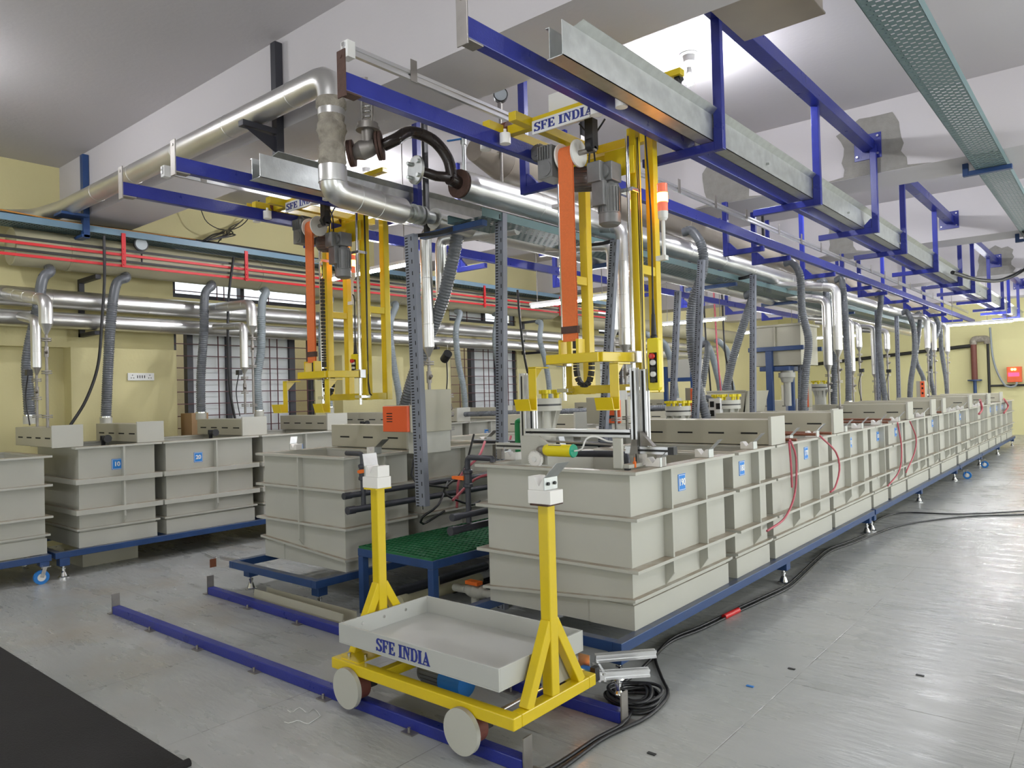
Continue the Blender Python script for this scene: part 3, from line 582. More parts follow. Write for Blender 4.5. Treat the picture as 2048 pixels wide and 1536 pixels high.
# ================================================================== LIFTS (carriage, columns, hoist, crossbar)
def motor(p, q, r, parent, name='hoist_motor', box=None):
    m = MB().lathe(p, q, [(0, 0), (0, r*.5), (.06, r*.5), (.06, r*.95), (.12, r), (.72, r), (.74, r*1.04), (.95, r*1.04), (1, r*.8), (1, 0)], 24)
    o = m.build(name, 'gear', parent)
    fins = MB(); P, Q = V(p), V(q); d = (Q-P); ax = d.normalized(); u = V((0, 0, 1)) if abs(ax.z) < .9 else V((1, 0, 0)); a = ax.cross(u).normalized(); b = ax.cross(a)
    for k in range(20):
        t = k*6.2832/20; c = (a*math.cos(t)+b*math.sin(t))*r*1.02; fins.bar(P+d*.14+c, P+d*.7+c, .004, .012, c)
    fins.build('cooling_fins', 'gear', o)
    if box: MB().box(*box).build('terminal_box', 'gear', o, bevel=.006)
    return o
def lift(dx, label, lampx, lampy, lamp_top, lamp_bot):
    X = lambda x: x+dx
    t = thing('hoist_lift', label, 'lift', (X(-2.67), 4.15, 1.64), 'yellow gantry lifts')
    zc = 3.37
    xl, xr = -3.12, -2.2
    c = MB()
    for y in (3.75, 4.5): c.box(X(-3.3), X(-2.12), y-.03, y+.03, zc, zc+.06)
    for x in (-3.12, -2.9, -2.4, -2.2): c.box(X(x-.03), X(x+.03), 3.55, 4.72, zc+.001, zc+.059)
    for x in (-3.16, -2.18):
        for y in (3.6, 4.65): c.box(X(x-.08), X(x+.06), y-.05, y+.05, zc-.003, zc+.003).box(X(x-.08), X(x-.072), y-.05, y+.05, zc-.003, zc+.07)
    c.build('carriage_frame', 'yellow', t, bevel=.004)
    for y in (3.62, 4.63):
        for x in (-3.02, -3.19, -2.15, -2.32):
            MB().lathe((X(x), y, 3.268), (X(x), y, 3.366), [(0, 0), (0, .02), (.02, .036), (.7, .036), (.72, .01), (1, .01)], 16).build('guide_roller', 'white', t)
    for y in (3.74, 4.5):
        for x in (-3.105, -2.235): MB().lathe((X(x-.025), y, RZ1+.05), (X(x+.025), y, RZ1+.0505), [(0, 0), (0, .05), (1, .05), (1, 0)], 20).build('travel_wheel', 'rdpipe', t)
    # sign
    sg = MB().box(X(-2.86), X(-2.42), 3.700, 3.712, 3.31, 3.395).build('sign_board', 'wplast', t)
    stencil('SFE INDIA', (X(-2.84), 3.6995, 3.325), (1, 0, 0), (0, 0, 1), (0, -1, 0), .055, 1.32).build('stencilled_letters', 'text', sg)
    MB().box(X(-2.8), X(-2.55), 3.8, 4.0, 3.43, 3.58).build('control_housing', 'wplast', t, bevel=.005)
    # ladders (two columns each)
    for x in (-2.97, -2.42):
        for y in (4.21, 4.44):
            MB().box(X(x-.032), X(x+.032), y-.032, y+.032, 1.64, zc).build('column', 'yellow', t, bevel=.004)
        for z in (1.672, 2.45): MB().box(X(x-.026), X(x+.026), 4.242, 4.408, z-.03, z+.03).build('rung', 'yellow', t, bevel=.003)
    MB().box(X(-2.938), X(-2.452), 4.185, 4.235, 1.645, 1.7).build('bottom_crossbar', 'yellow', t, bevel=.003)
    MB().box(X(-2.938), X(-2.452), 4.185, 4.235, 3.18, 3.24).build('top_crossbar', 'yellow', t, bevel=.003)
    MB().box(X(-2.36), X(-2.3), 4.1, 4.16, zc+.06, 3.62).box(X(-2.36), X(-2.02), 4.1, 4.16, 3.58, 3.62).build('chain_arm', 'yellow', t, bevel=.003)
    MB().box(X(-2.6), X(-2.38), 4.14, 4.15, 3.06, 3.24).build('motor_plate', 'yellow', t, bevel=.003)
    for x in (-2.97, -2.42):
        MB().cyl((X(x), 4.13, 1.60), (X(x), 4.13, 3.3), .0135, n=14).build('guide_rod', 'steel', t)
        for z in (1.67, 2.95): MB().box(X(x-.05), X(x+.045), 4.105, 4.205, z-.013, z+.013).build('rod_clamp', 'steel', t, bevel=.002)
    # hoist drum, belt, gearbox, motor
    dxc, dyc, dz = -2.69, 3.88, 3.18
    m = MB()
    for x in (-2.755, -2.63): m.lathe((X(x-.006), dyc, dz), (X(x+.006), dyc, dz), [(0, 0), (0, .088), (1, .088), (1, 0)], 28)
    m.build('drum_flanges', 'white', t)
    b = MB().lathe((X(-2.748), dyc, dz), (X(-2.637), dyc, dz), [(0, 0), (0, .062), (1, .062), (1, 0)], 24)
    b.box(X(-2.747), X(-2.638), dyc-.064, dyc-.060, 1.98, dz)
    b.box(X(-2.747), X(-2.638), dyc-.052, dyc-.048, 1.98, dz); b.build('lifting_belt', 'belt', t)
    MB().box(X(-2.755), X(-2.63), dyc-.07, dyc-.042, 2.03, 2.075).build('belt_clamp', 'rust', t)
    MB().cyl((X(-2.82), dyc, dz), (X(-2.5), dyc, dz), .017, n=12).build('drum_shaft', 'dsteel', t)
    MB().lathe((X(-2.55), dyc, dz+.03), (X(-2.51), dyc, dz+.03), [(0, 0), (0, .05), (1, .05), (1, 0)], 6).box(X(-2.56), X(-2.50), dyc-.03, dyc+.03, dz, zc).build('pillow_block', 'black', t)
    g = MB().box(X(-2.90), X(-2.785), dyc-.08, dyc+.09, 3.05, 3.26)
    g.lathe((X(-2.84), dyc-.085, 3.11), (X(-2.84), dyc-.08, 3.11), [(0, 0), (0, .05), (1, .05)], 20)
    for k in range(5): g.box(X(-2.89+k*.02), X(-2.885+k*.02), dyc-.095, dyc-.08, 3.17, 3.26)
    g.build('worm_gearbox', 'gear', t, bevel=.005)
    motor((X(-2.80), dyc+.12, 3.07), (X(-2.5), dyc+.2, 3.04), .075, t, 'hoist_motor', (X(-2.60), X(-2.5), dyc+.04, dyc+.12, 2.99, 3.12))
    motor((X(-2.51), 4.04, 3.0), (X(-2.51), 4.04, 2.72), .068, t, 'travel_motor', (X(-2.58), X(-2.49), 3.94, 3.99, 2.84, 3.0))
    MB().box(X(-2.57), X(-2.45), 3.98, 4.1, 3.0, 3.12).lathe((X(-2.51), 3.96, 3.06), (X(-2.51), 3.98, 3.06), [(0, 0), (0, .045), (1, .045)], 16).build('travel_gearbox', 'gear', t, bevel=.005)
    motor((X(-3.03), 3.95, 3.3), (X(-3.03), 4.12, 3.3), .055, t, 'drive_motor')
    # moving crossbar with hooks
    zb = 1.87
    k = MB().box(X(-2.87), X(-2.47), 3.79, 3.84, zb-.03, zb+.03)
    k.bar((X(-2.47), 3.815, zb), (X(-2.41), 4.1, zb), .045, .06).bar((X(-2.86), 3.815, zb), (X(-2.98), 4.1, zb), .045, .06).box(X(-2.86), X(-2.46), 3.86, 3.9, zb-.028, zb+.028)
    cb = k.build('lifting_crossbar', 'yellow', t, bevel=.004)
    MB().box(X(-2.765), X(-2.75), 3.79, 3.86, zb+.03, zb+.12).box(X(-2.63), X(-2.61), 3.79, 3.86, zb+.03, zb+.12).build('belt_anchor', 'yellow', cb)
    for x in (-2.97, -2.42): MB().box(X(x-.045), X(x+.045), 4.1, 4.16, zb-.035, zb+.04).build('linear_bearing', 'extr', cb, bevel=.003)
    for x in (-2.90, -2.29):
        h = MB().box(X(x-.03), X(x+.03), 3.68, 3.688, 1.62, zb-.05).box(X(x-.03), X(x+.03), 3.68, 3.82, zb-.055, zb-.045)
        h.prism([(X(x-.004), 3.688, zb-.05), (X(x-.004), 3.79, zb-.05), (X(x-.004), 3.688, zb-.15)], (.008, 0, 0))
        h.box(X(x-.09), X(x+.03), 3.68, 3.688, 1.55, 1.62).box(X(x-.09), X(x+.03), 3.62, 3.688, 1.545, 1.552).prism([(X(x-.09), 3.62, 1.55), (X(x+.03), 3.62, 1.55), (X(x+.03), 3.60, 1.62), (X(x-.09), 3.6, 1.62)], (0, .006, 0))
        h.build('hook', 'yellow', cb, bevel=.001)
    e = MB(); P = spline([(X(-2.79), 4.02, 2.75), (X(-2.79), 4.02, 2.0), (X(-2.79), 4.02, 1.8), (X(-2.77), 4.02, 1.725), (X(-2.73), 4.02, 1.7), (X(-2.69), 4.02, 1.725), (X(-2.67), 4.02, 1.8), (X(-2.67), 4.02, 1.86)], .03)
    for a_, b_ in zip(P, P[1:]): e.bar(a_, a_+(b_-a_)*.8, .03, .03, (0, 1, 0))
    e.build('cable_carrier', 'black', t)
    cbl = MB()
    for r_ in (0, .012): cbl.tube(spline([(X(-2.39+r_), 4.19, 3.3), (X(-2.385+r_), 4.19, 2.6), (X(-2.39+r_), 4.19, 1.8), (X(-2.35+r_), 4.19, 1.68)], .1), .004, 6)
    cbl.tube(spline([(X(-2.7), 4.0, 3.42), (X(-2.62), 4.02, 3.3), (X(-2.58), 4.0, 3.1)], .04), .006, 6).tube(spline([(X(-2.5), 4.0, 3.4), (X(-2.6), 3.98, 3.25), (X(-2.64), 4.0, 3.0)], .04), .006, 6)
    cbl.build('wiring', 'cable', t)
    # signal tower
    lx, ly = lampx, lampy
    s = MB().cyl((lx, ly, lamp_bot), (lx, ly, lamp_top-.22), .012, n=12).lathe((lx, ly, lamp_top-.24), (lx, ly, lamp_top-.18), [(0, .018), (.3, .032), (1, .034)], 16).box(lx-.05, lx+.02, ly-.02, ly+.02, lamp_bot-.02, lamp_bot+.01)
    st = s.build('signal_lamp_stem', 'wplast', t)
    MB().cyl((lx, ly, lamp_top-.18), (lx, ly, lamp_top-.12), .034, n=20).cyl((lx, ly, lamp_top-.06), (lx, ly, lamp_top), .034, n=20).build('dim_lens', 'redlens', st)
    MB().cyl((lx, ly, lamp_top-.12), (lx, ly, lamp_top-.06), .035, n=20).build('lit_lens', 'amber', st)
    return t
pa, pb = ony(1324, 368, 4.3), ony(1323, 515, 4.3)
lift(0, 'yellow gantry lift with orange belt and stencilled sign above the front right tank', pa.x, 4.3, pa.z, pb.z)
pa, pb = ony(703, 508, 4.3), ony(705, 605, 4.3)
lift(DX, 'yellow gantry lift with orange belt over the middle row, left of the pipework', pa.x, 4.3, pa.z, pb.z)
def pendant(p, h, label, cable_top):
    x, y, z = p; t = thing('pendant_control', label, 'pendant control', (x, y, z), 'pendant controls')
    MB().prism([(x-.041, y-.022, z+h*.06), (x-.033, y-.022, z), (x+.033, y-.022, z), (x+.041, y-.022, z+h*.06), (x+.041, y-.022, z+h*.95), (x+.034, y-.022, z+h), (x-.034, y-.022, z+h), (x-.041, y-.022, z+h*.95)], (0, .044, 0)).build('housing', 'ylw2', t, bevel=.006)
    MB().box(x-.024, x+.028, y-.0245, y-.021, z+h*.15, z+h*.72).build('button_panel', 'slot', t)
    MB().lathe((x+.006, y-.024, z+h*.65), (x+.006, y-.06, z+h*.65), [(0, 0), (0, .01), (.4, .01), (.4, .018), (.9, .018), (1, .012), (1, 0)], 16).build('stop_button', 'redknob', t)
    for i, q in enumerate((.53, .41, .31, .2)): MB().lathe((x+.004, y-.024, z+h*q), (x+.004, y-.042, z+h*q), [(0, 0), (0, .018), (.8, .018), (1, .013), (1, 0)], 14).build('push_button', 'wplast' if i % 2 == 0 else 'black', t)
    MB().lathe((x, y, z+h), (x, y, z+h*1.75), [(0, .02), (.05, .022), (.08, .018), (.6, .012), (.62, .01), (1, .007)], 14).build('cable_boot', 'black', t)
    MB().tube(spline([(x, y, z+h*1.7), (x+.004, y, (z+cable_top)/2+.3), (x-.02, y, cable_top)], .15), .006, 8).build('control_cable', 'cable', t)
q0, q1 = ony(1311, 781, 4.12), ony(1309, 676, 4.12)
pendant((q0.x, 4.12, q0.z), q1.z-q0.z, 'yellow pendant control with red stop button hanging at the right lift', 3.3)
q0 = ony(712, 748, 4.2)
pendant((q0.x, 4.2, q0.z), .18, 'small yellow pendant hanging at the left lift', 2.6)
# ================================================================== PIPEWORK
def seams(mb, pts, r, every=.6):
    acc = 0
    for a, b in zip(pts, pts[1:]):
        a, b = V(a), V(b); L = (b-a).length
        if L > every*.8:
            k = max(1, int(L/every))
            for i in range(1, k+1):
                c = a+(b-a)*(i/(k+.5)); d = (b-a).normalized()*.004; mb.lathe(c-d, c+d, [(0, r), (.2, r*1.03), (.8, r*1.03), (1, r)], 20)
    return mb
def clad(name, P, r, label, cat='insulated pipe', group=None, R=.14, every=.9, parent=None, mt='alu'):
    m = MB().tube(elbowed(P, R, 4), r, 20); seams(m, P, r, every); o = m.build(name, mt, parent)
    return o if parent else tag(o, label, cat, group)
main = thing('insulated_steam_pipe', 'large aluminium-clad steam pipe along the first beam, dropping in a corner', 'steam pipe', (-6.8, 3.13, 3.82))
P1 = [(-9.75, 2.5, 3.79), (-9.45, 2.95, 3.81), (-9.05, 3.13, 3.88), (-4.18, 3.13, 3.90), (-4.18, 3.13, 3.62)]
clad('clad_run', P1, .093, None, R=.13, every=.85, parent=main)
# wool covered drop and elbow
w = MB(); P = [V((-4.18, 3.13, 3.74-i*.02)) for i in range(27)]
w.tube(P, .1, 18, rf=lambda i, s: .084+.008*math.sin(i*.7)+.016*random.random()); w.build('rock_wool_jacket', 'wool', main)
P = [(-4.18, 3.13, 3.27), (-4.18, 3.13, 3.1), (-4.18, 3.62, 3.07), (-4.18, 3.76, 3.07)]
clad('lower_elbow', P, .098, None, R=.19, every=.2, parent=main)
MB().lathe((-4.18, 3.76, 3.07), (-4.18, 3.86, 3.07), [(0, .098), (.9, .035), (1, .035)], 20).build('reducer', 'alu', main)
fl = MB()
for y in (3.87, 3.93, 3.97): fl.lathe((-4.18, y-.01, 3.07), (-4.18, y+.012, 3.07), [(0, 0), (0, .075), (1, .075), (1, 0)], 24)
fl.cyl((-4.18, 3.85, 3.07), (-4.18, 4.08, 3.07), .05); fl.build('flange_pair', 'galv', main)
# reducing valve with spring, swan-neck and blank flange
v = thing('pressure_reducing_valve', 'rusty steam reducing valve with spring and black swan-neck pipe at the wool jacket', 'valve', (-4.1, 3.3, 3.3))
m = MB()
a = V((-4.19, 3.29, 3.40)); b = V((-4.08, 3.37, 3.44)); c = V((-3.93, 3.42, 3.5))
def disc(mb, p, d, r, th=.018, n=20): d = V(d).normalized(); mb.lathe(V(p)-d*th/2, V(p)+d*th/2, [(0, 0), (0, r), (1, r), (1, 0)], n)
ux = V((.75, .62, .1))
disc(m, a, ux, .094); disc(m, a+ux*.022, ux, .094); m.lathe(a, b, [(0, .03), (.3, .05), (.7, .06), (1, .04)], 16)
m.build('valve_flange', 'rust', v)
m = MB().lathe(a+ux*.02, b+ux*.05, [(0, .045), (.4, .07), (.8, .06), (1, .05)], 16).cyl(b, b+V((-.005, 0, .12)), .045); m.build('valve_body', 'dsteel', v)
m = MB(); d2 = b+ux*.07; disc(m, d2, ux, .102); disc(m, d2+ux*.024, ux, .102); m.build('outlet_flange', 'rust', v)
top = b+V((-.005, 0, .12)); m = MB().lathe(top, top+V((0, 0, .05)), [(0, 0), (0, .085), (.4, .085), (.45, .075), (1, .075), (1, 0)], 20)
for t_ in range(4): m.cyl(top+V((.05*math.cos(t_*1.57), .05*math.sin(t_*1.57), .05)), top+V((.05*math.cos(t_*1.57), .05*math.sin(t_*1.57), .34)), .007, n=6)
m.lathe(top+V((0, 0, .33)), top+V((0, 0, .36)), [(0, 0), (0, .06), (1, .06), (1, 0)], 16); m.build('spring_cage', 'dsteel', v)
MB().tube([top+V((.036*math.cos(k*.5), .036*math.sin(k*.5), .06+k*.26/90)) for k in range(90)], .006, 6).build('coil_spring', 'steel', v)
e0 = d2+ux*.04; P = spline([e0, e0+ux*.09+V((0, 0, .03)), V((-3.93, 3.64, 3.58)), V((-3.87, 3.8, 3.55)), V((-3.82, 3.9, 3.43)), V((-3.8, 3.93, 3.28))], .03)
MB().tube(P, .043, 16).build('swan_neck', 'blackpipe', v)
m = MB().tube([(-3.96, 3.73, 3.33), (-3.90, 3.86, 3.3), (-3.8, 3.92, 3.28)], .038, 14).tube([(-3.8, 3.9, 3.27), (-3.8, 4.02, 3.25)], .05, 14); m.build('tee', 'blackpipe', v)
m = MB(); disc(m, (-3.97, 3.72, 3.33), (.2, 1, 0), .105, .02)
for t_ in range(4): q = V((-3.97, 3.70, 3.33))+V((.072*math.cos(t_*1.57+.78), 0, .072*math.sin(t_*1.57+.78))); m.cyl(q+V((0, -.02, 0)), q+V((0, .02, 0)), .015, n=6)
m.build('blank_flange', 'galv', v)
# main header P2, return P4, exhaust headers
t = thing('insulated_header_pipe', 'shiny aluminium-clad header pipe running back from the rusty end flange', 'steam pipe', (-3.8, 4.0, 3.14))
clad('clad_run', [(-3.8, 4.02, 3.25), (-3.8, 10, 3.24), (-3.8, 23, 3.22)], .108, None, every=.95, parent=t)
m = MB(); disc(m, (-3.8, 4.0, 3.25), (0, 1, 0), .108, .02); m.build('end_flange', 'rust', t)
clad('insulated_return_pipe', [(-4.18, 4.1, 3.07), (-4.18, 5.0, 3.06), (-4.18, 22, 2.96)], .085, 'aluminium-clad pipe running back below and left of the large shiny header', 'steam pipe', every=.9)
m = MB().lathe((-4.02, 4.42, 3.66), (-4.02, 4.75, 3.65), [(0, 0), (0, .09), (1, .165)], 28).tube([(-4.02, 4.75, 3.65), (-4.02, 23, 3.62)], .165, 28)
for y in (6.1, 8.0, 11.2, 14.3, 17.4): m.lathe((-4.02, y, 3.65), (-4.02, y+.03, 3.65), [(0, .165), (.1, .172), (.9, .172), (1, .165)], 28)
tag(m.build('exhaust_header_duct', 'brduct'), 'thick brown-grey exhaust duct under the beams above the shiny header pipe', 'exhaust duct')
t = thing('pressure_gauge', 'black pressure gauge on a thin stem above the exhaust header', 'gauge', (-3.75, 4.6, 3.4))
g = ony(1001, 190, 4.6)
MB().cyl((g.x-.01, 4.6, 3.4), (g.x-.01, 4.6, g.z-.05), .012).cyl((g.x-.01, 4.6, g.z-.16), (g.x-.01, 4.6, g.z-.07), .02).build('stem', 'dsteel', t)
MB().lathe((g.x-.02, 4.62, g.z), (g.x+.015, 4.585, g.z), [(0, 0), (0, .06), (.9, .06), (.95, .055), (.9, .05)], 24).build('case', 'black', t)
MB().lathe((g.x+.008, 4.592, g.z), (g.x+.012, 4.588, g.z), [(0, 0), (0, .052), (1, .052), (1, 0)], 24).build('dial', 'dgauge', t)
t = thing('ball_valve', 'small ball valve with blue lever on the galvanised stub by the header end', 'valve', (-3.8, 4.1, 3.36))
MB().cyl((-3.8, 4.06, 3.34), (-3.8, 4.06, 3.58), .015, n=12).cyl((-3.8, 4.06, 3.56), (-3.8, 4.06, 3.61), .024, n=8).build('stub_pipe', 'galv', t)
MB().bar((-3.8, 4.04, 3.6), (-3.93, 4.02, 3.61), .02, .008).build('lever_handle', 'bluehose', t)
# cable tray beneath the header with black angles
tray(-3.98, -3.62, 4.05, 20, 2.985, .06, 'teal perforated cable tray running back beneath the shiny header pipe')
for i, y in enumerate((4.12, 6.4, 8.8, 11.4, 14)):
    o = MB().box(-4.34, -3.66, y-.03, y+.03, 2.93, 2.975).build('pipe_support_beam', 'frame', bevel=.003); tag(o, 'navy cross beam carrying header pipes and tray, %s from front' % ORF[i], 'support beam', 'navy cross beams under the headers')
    m = MB().box(-4.3, -4.27, y-.02, y+.02, 2.975, ZC if not any(a < y < b for a, b in BEAMS) else ZB); tag(m.build('hanger_rod', 'black'), 'black hanger flat beside the exhaust duct, %s from front' % ORF[i], 'hanger', 'black flats of the header supports')
# slotted wiring ducts
def slotduct(p, q, label, w=.045, d=.05):
    p, q = V(p), V(q)
    if 1.1 < q.z < 1.4 and (p-q).length > .5: q = q+(q-p)*((q.z-(1.19 if q.x > -3.42 else 0))/(p.z-q.z))
    t = thing('slotted_wiring_duct', label, 'wiring duct', q, 'grey slotted wiring ducts'); p, q = V(p), V(q); D = (q-p).normalized(); side = V((1, 0, 0)); side = (side-D*side.dot(D)).normalized(); dep = side.cross(D).normalized()
    if dep.y > 0: dep = -dep
    b = MB().bar(p, q, 2*w if False else w*1.5, d, dep) if False else MB()
    vs = []
    for c in (p, q):
        for i, j in ((-1, -1), (1, -1), (1, 1), (-1, 1)): vs.append(c+side*(i*w)+dep*(j*d/2))
    b.add(vs, [(0, 3, 2, 1), (4, 5, 6, 7), (0, 1, 5, 4), (1, 2, 6, 5), (2, 3, 7, 6), (3, 0, 4, 7)]); b.build('duct_body', 'duct', t)
    s = MB(); n = int((q-p).length/.022)
    for k in range(n):
        c = p+D*(.02+k*.022); o = c+dep*(d/2+.0008)-side*(w*.55)
        s.add([o-side*w*.3, o+side*w*.3, o+side*w*.3+D*.009, o-side*w*.3+D*.009], [(0, 1, 2, 3)])
        if k % 4 == 0:
            o = c+dep*(d/2+.0008)+side*(w*.5); s.add([o-side*w*.1, o+side*w*.1, o+side*w*.1+D*.03, o-side*w*.1+D*.03], [(0, 1, 2, 3)])
    s.build('slots', 'slot', t); return t
def pp(u, v, y): return ony(u, v, y)
SD = [((822, 470), (846, 1012), 3.8, 'grey slotted wiring duct leaning left of the insulated pair of drops, longest', .05), ((1002, 427), (1004, 905), 4.3, 'upright grey slotted wiring duct standing by the left post of the unloader', .04),
      ((1230, 480), (1206, 880), 5.4, 'grey slotted wiring duct behind the right lift columns', .034), ((1403, 520), (1390, 850), 7.2, 'grey slotted wiring duct beside the first big hose right of the pendant', .034), ((1356, 582), (1344, 845), 7.6, 'slim grey slotted wiring duct just right of the pendant control', .032),
      ((1506, 550), (1506, 838), 8.8, 'grey slotted wiring duct left of the raised blue-legged tank', .034), ((1602, 590), (1602, 830), 10.2, 'grey slotted wiring duct between raised tank and corrugated hose', .034), ((1754, 620), (1758, 808), 13.9, 'far grey slotted wiring duct before the end wall, left one', .035), ((1793, 632), (1798, 805), 16, 'far grey slotted wiring duct before the end wall, right one', .035)]
for a, b, y, lab, w in SD: slotduct(pp(*a, y), pp(*b, y), lab, w)
slotduct((-4.3, 6.4, 2.93), (-4.3, 6.4, 2.4), 'short hanging slotted duct above the tube light between the lifts', .035)
for i, (a, b, c, y) in enumerate([((905, 455), (870, 462), (826, 470), 3.85), ((1000, 430), (950, 440), (900, 445), 4.25), ((1228, 478), (1205, 482), (1180, 488), 5.4), ((1505, 548), (1480, 552), (1450, 556), 8.8)]):
    m = MB(); 
    for k in range(3): m.tube(spline([pp(a[0], a[1]+k*3, y), pp(b[0], b[1]+3+k*2, y-.03), pp(c[0], c[1]+k*2, y)], .05), .007, 6)
    tag(m.build('cable_bundle', 'cable'), 'black cable bundle entering the top of a slotted duct, %s from the left' % ORD[i].replace('nearest', 'first'), 'cable bundle', 'cable bundles at the ducts')
# corrugated hoses
def hose(P, r, label, group, mt='hose', smooth0=.25, cuff=True, pitch=.026, start=0):
    P = [V(p) for p in P]
    if cuff and P[-1].y > 6 and P[-1].x > -4: P = list(P)+[V((max(P[-1].x, -3.40), P[-1].y, 1.40 if any(a-.1 < P[-1].y < b+.1 for a, b in HY) else 1.30))]
    elif cuff and P[-1].y > 8: P = list(P)+[V((min(P[-1].x, -8.2), P[-1].y, 1.36))]
    if cuff: P = [p for k, p in enumerate(P) if k == len(P)-1 or (p-P[-1]).length > .1]
    pts = spline(P, .0065 if len(P) > 2 else .0065); L = sum((b-a).length for a, b in zip(pts, pts[1:]))
    def rf(i, s): return r*.93 if (s < smooth0) else r*(.95+.07*math.sin(s*2*math.pi/pitch))
    t = thing('corrugated_hose', label, 'hose', pts[-1], group)
    MB().tube(pts, r, 12, rf=rf).build('hose_body', mt, t)
    if cuff:
        e = pts[-1]; MB().cyl(e-V((0, 0, .085)), e+V((0, 0, .01)), r*1.12, n=18).build('socket', 'tank', t)
        MB().cyl(e+V((0, 0, .0)), e+V((0, 0, .014)), r*1.15, n=18).build('hose_clamp', 'steel', t)
    return t
G1 = 'extraction hoses of the right row'
HS = [([(1384, 462), (1403, 492), (1406, 540), (1384, 610), (1383, 690), (1396, 770), (1399, 842)], 7.3, .052, 'near the pendant, bowed'),
      ([(1584, 525), (1600, 552), (1604, 620), (1617, 680), (1612, 740), (1607, 800)], 9.9, .052, 'right beside the raised tank'),
      ([(1649, 565), (1656, 610), (1670, 680), (1669, 740), (1668, 792)], 11.4, .052, 'in front of the double bright drops'),
      ([(1683, 560), (1690, 620), (1693, 690), (1697, 740), (1697, 792)], 12.3, .052, 'right of the double bright drops'),
      ([(1762, 590), (1757, 660), (1763, 740), (1769, 790)], 13.9, .05, 'by the far left slotted duct'),
      ([(1815, 625), (1828, 660), (1829, 710), (1822, 760), (1820, 790)], 16.6, .055, 'left of the last cluster'),
      ([(1840, 630), (1836, 680), (1832, 720), (1846, 755), (1851, 780)], 18.2, .05, 'second of the last cluster'),
      ([(1868, 632), (1877, 655), (1863, 700), (1861, 750), (1867, 782)], 19.5, .055, 'bent one in the last cluster'),
      ([(1880, 655), (1883, 700), (1891, 750), (1894, 778)], 20.8, .055, 'last one before the end wall'),
      ([(1505, 590), (1490, 640), (1465, 720), (1448, 800)], 9.2, .055, 'slanting behind the slotted ducts'),
      ([(1415, 690), (1410, 740), (1402, 790), (1400, 812)], 8.4, .04, 'short one behind the bowed hose')]
for P, y, r, lab in HS:
    hose([V((pp(*P[0], y).x-.1, y, pp(*P[0], y).z))]+[pp(u, v, y) for u, v in P], r, 'grey corrugated hose over the right row, '+lab, G1, cuff='slanting' not in lab)
hose([pp(u, v, 4.45) for u, v in ((915, 470), (905, 520), (885, 600), (855, 680), (825, 760), (806, 830))], .058, 'thick dark grey corrugated hose slanting down behind the leaning slotted duct', 'slanting hoses', smooth0=0, cuff=False)
G2 = 'extraction hoses of the left row'
LH = [([(100, 543), (85, 560), (75, 620), (55, 720), (58, 800), (60, 832)], -9.12, 'behind the leftmost insulated drops'), ([(252, 556), (232, 570), (222, 640), (216, 740), (212, 835)], -9.15, 'left of the white socket plate'), ([(424, 572), (410, 590), (408, 660), (402, 750), (402, 826)], -9.15, 'left of the second pair of insulated drops'), ([(532, 585), (524, 610), (522, 700), (514, 760), (518, 822)], -9.15, 'right of the second pair of insulated drops'),
      ([(660, 600), (646, 630), (645, 720), (655, 780), (659, 815)], -9.15, 'behind the orange belt of the left lift'), ([(792, 612), (780, 650), (786, 720), (798, 790)], -9.15, 'seen between the left lift columns'), ([(920, 628), (912, 660), (916, 720), (926, 770), (930, 805)], -9.15, 'in front of the second window'), ([(995, 632), (990, 680), (998, 740), (1010, 800)], -9.15, 'behind the upright slotted duct'), ([(1082, 648), (1080, 680), (1090, 720), (1098, 770)], -9.15, 'above the filter with yellow knobs'),
      ([(1300, 672), (1330, 690), (1345, 740), (1352, 790)], -8.6, 'in the far background by the pendant'), ([(1405, 680), (1420, 700), (1432, 740), (1440, 785)], -8.0, 'in the far background right of the bowed hose'), ([(1440, 685), (1455, 705), (1458, 750), (1465, 785)], -8.0, 'in the far background beside red cables')]
for P, x, lab in LH:
    q = [onx(u, v, x) for u, v in P]; hose([q[0]+V((-.12, .03, .06))]+q, .058 if q[0].y < 12 else .08, 'grey corrugated hose over the left row, '+lab, G2, mt='hose2' if q[0].y > 5 else 'hose', smooth0=.5)
# aluminium clad drops with valve trains
def drop(x, y, ztop, zcone, r, label, group, toward, zb=1.3, train=True):
    t = thing('insulated_drop_pipe', label, 'steam pipe', (x, y, zb), group)
    P = [V(toward), V((x, y, ztop)), V((x, y, zcone))]
    clad('clad_run', P, r, None, R=r*1.6, every=.35, parent=t)
    m = MB().lathe((x, y, zcone), (x, y, zcone-r*1.7), [(0, r), (1, r*.22)], 18); m.build('cone', 'alu', t)
    if train:
        z = zcone-r*1.7; m = MB().cyl((x, y, zb), (x, y, z), .014, n=10)
        for k in (0.04, .34*(z-zb)+.05, z-zb-.12): disc(m, (x, y, z-k), (0, 0, 1), .045, .012); disc(m, (x, y, z-k-.02), (0, 0, 1), .045, .012)
        m.cyl((x, y, z-.22), (x, y, z-.12), .022, n=8).cyl((x, y, z-.19), (x+.05, y-.02, z-.16), .014, n=8)
        m.build('valve_train', 'dsteel', t)
    return t
def dr(u, v0, v1, y, r, lab, tow, group, zb=1.25, train=True): a = pp(u, v0, y); b = pp(u, v1, y); return drop(a.x, y, a.z, b.z, r, lab, group, tow, zb, train)
G3 = 'aluminium-clad drops right side'; G4 = 'aluminium-clad drops left wall'
dr(851, 465, 695, 4.35, .05, 'bright clad drop pipe left of its shorter twin, above the orange-fronted box', (-4.18, 4.3, 3.05), G3, 1.25)
dr(881, 478, 606, 4.5, .05, 'short bright clad drop pipe right of its taller twin by the thick hose', (-3.75, 4.62, 3.0), G3, 1.9, False)
dr(1243, 455, 690, 5.85, .055, 'bright clad drop pipe between the columns of the right lift', (-3.8, 5.85, 3.22), G3, 1.3)
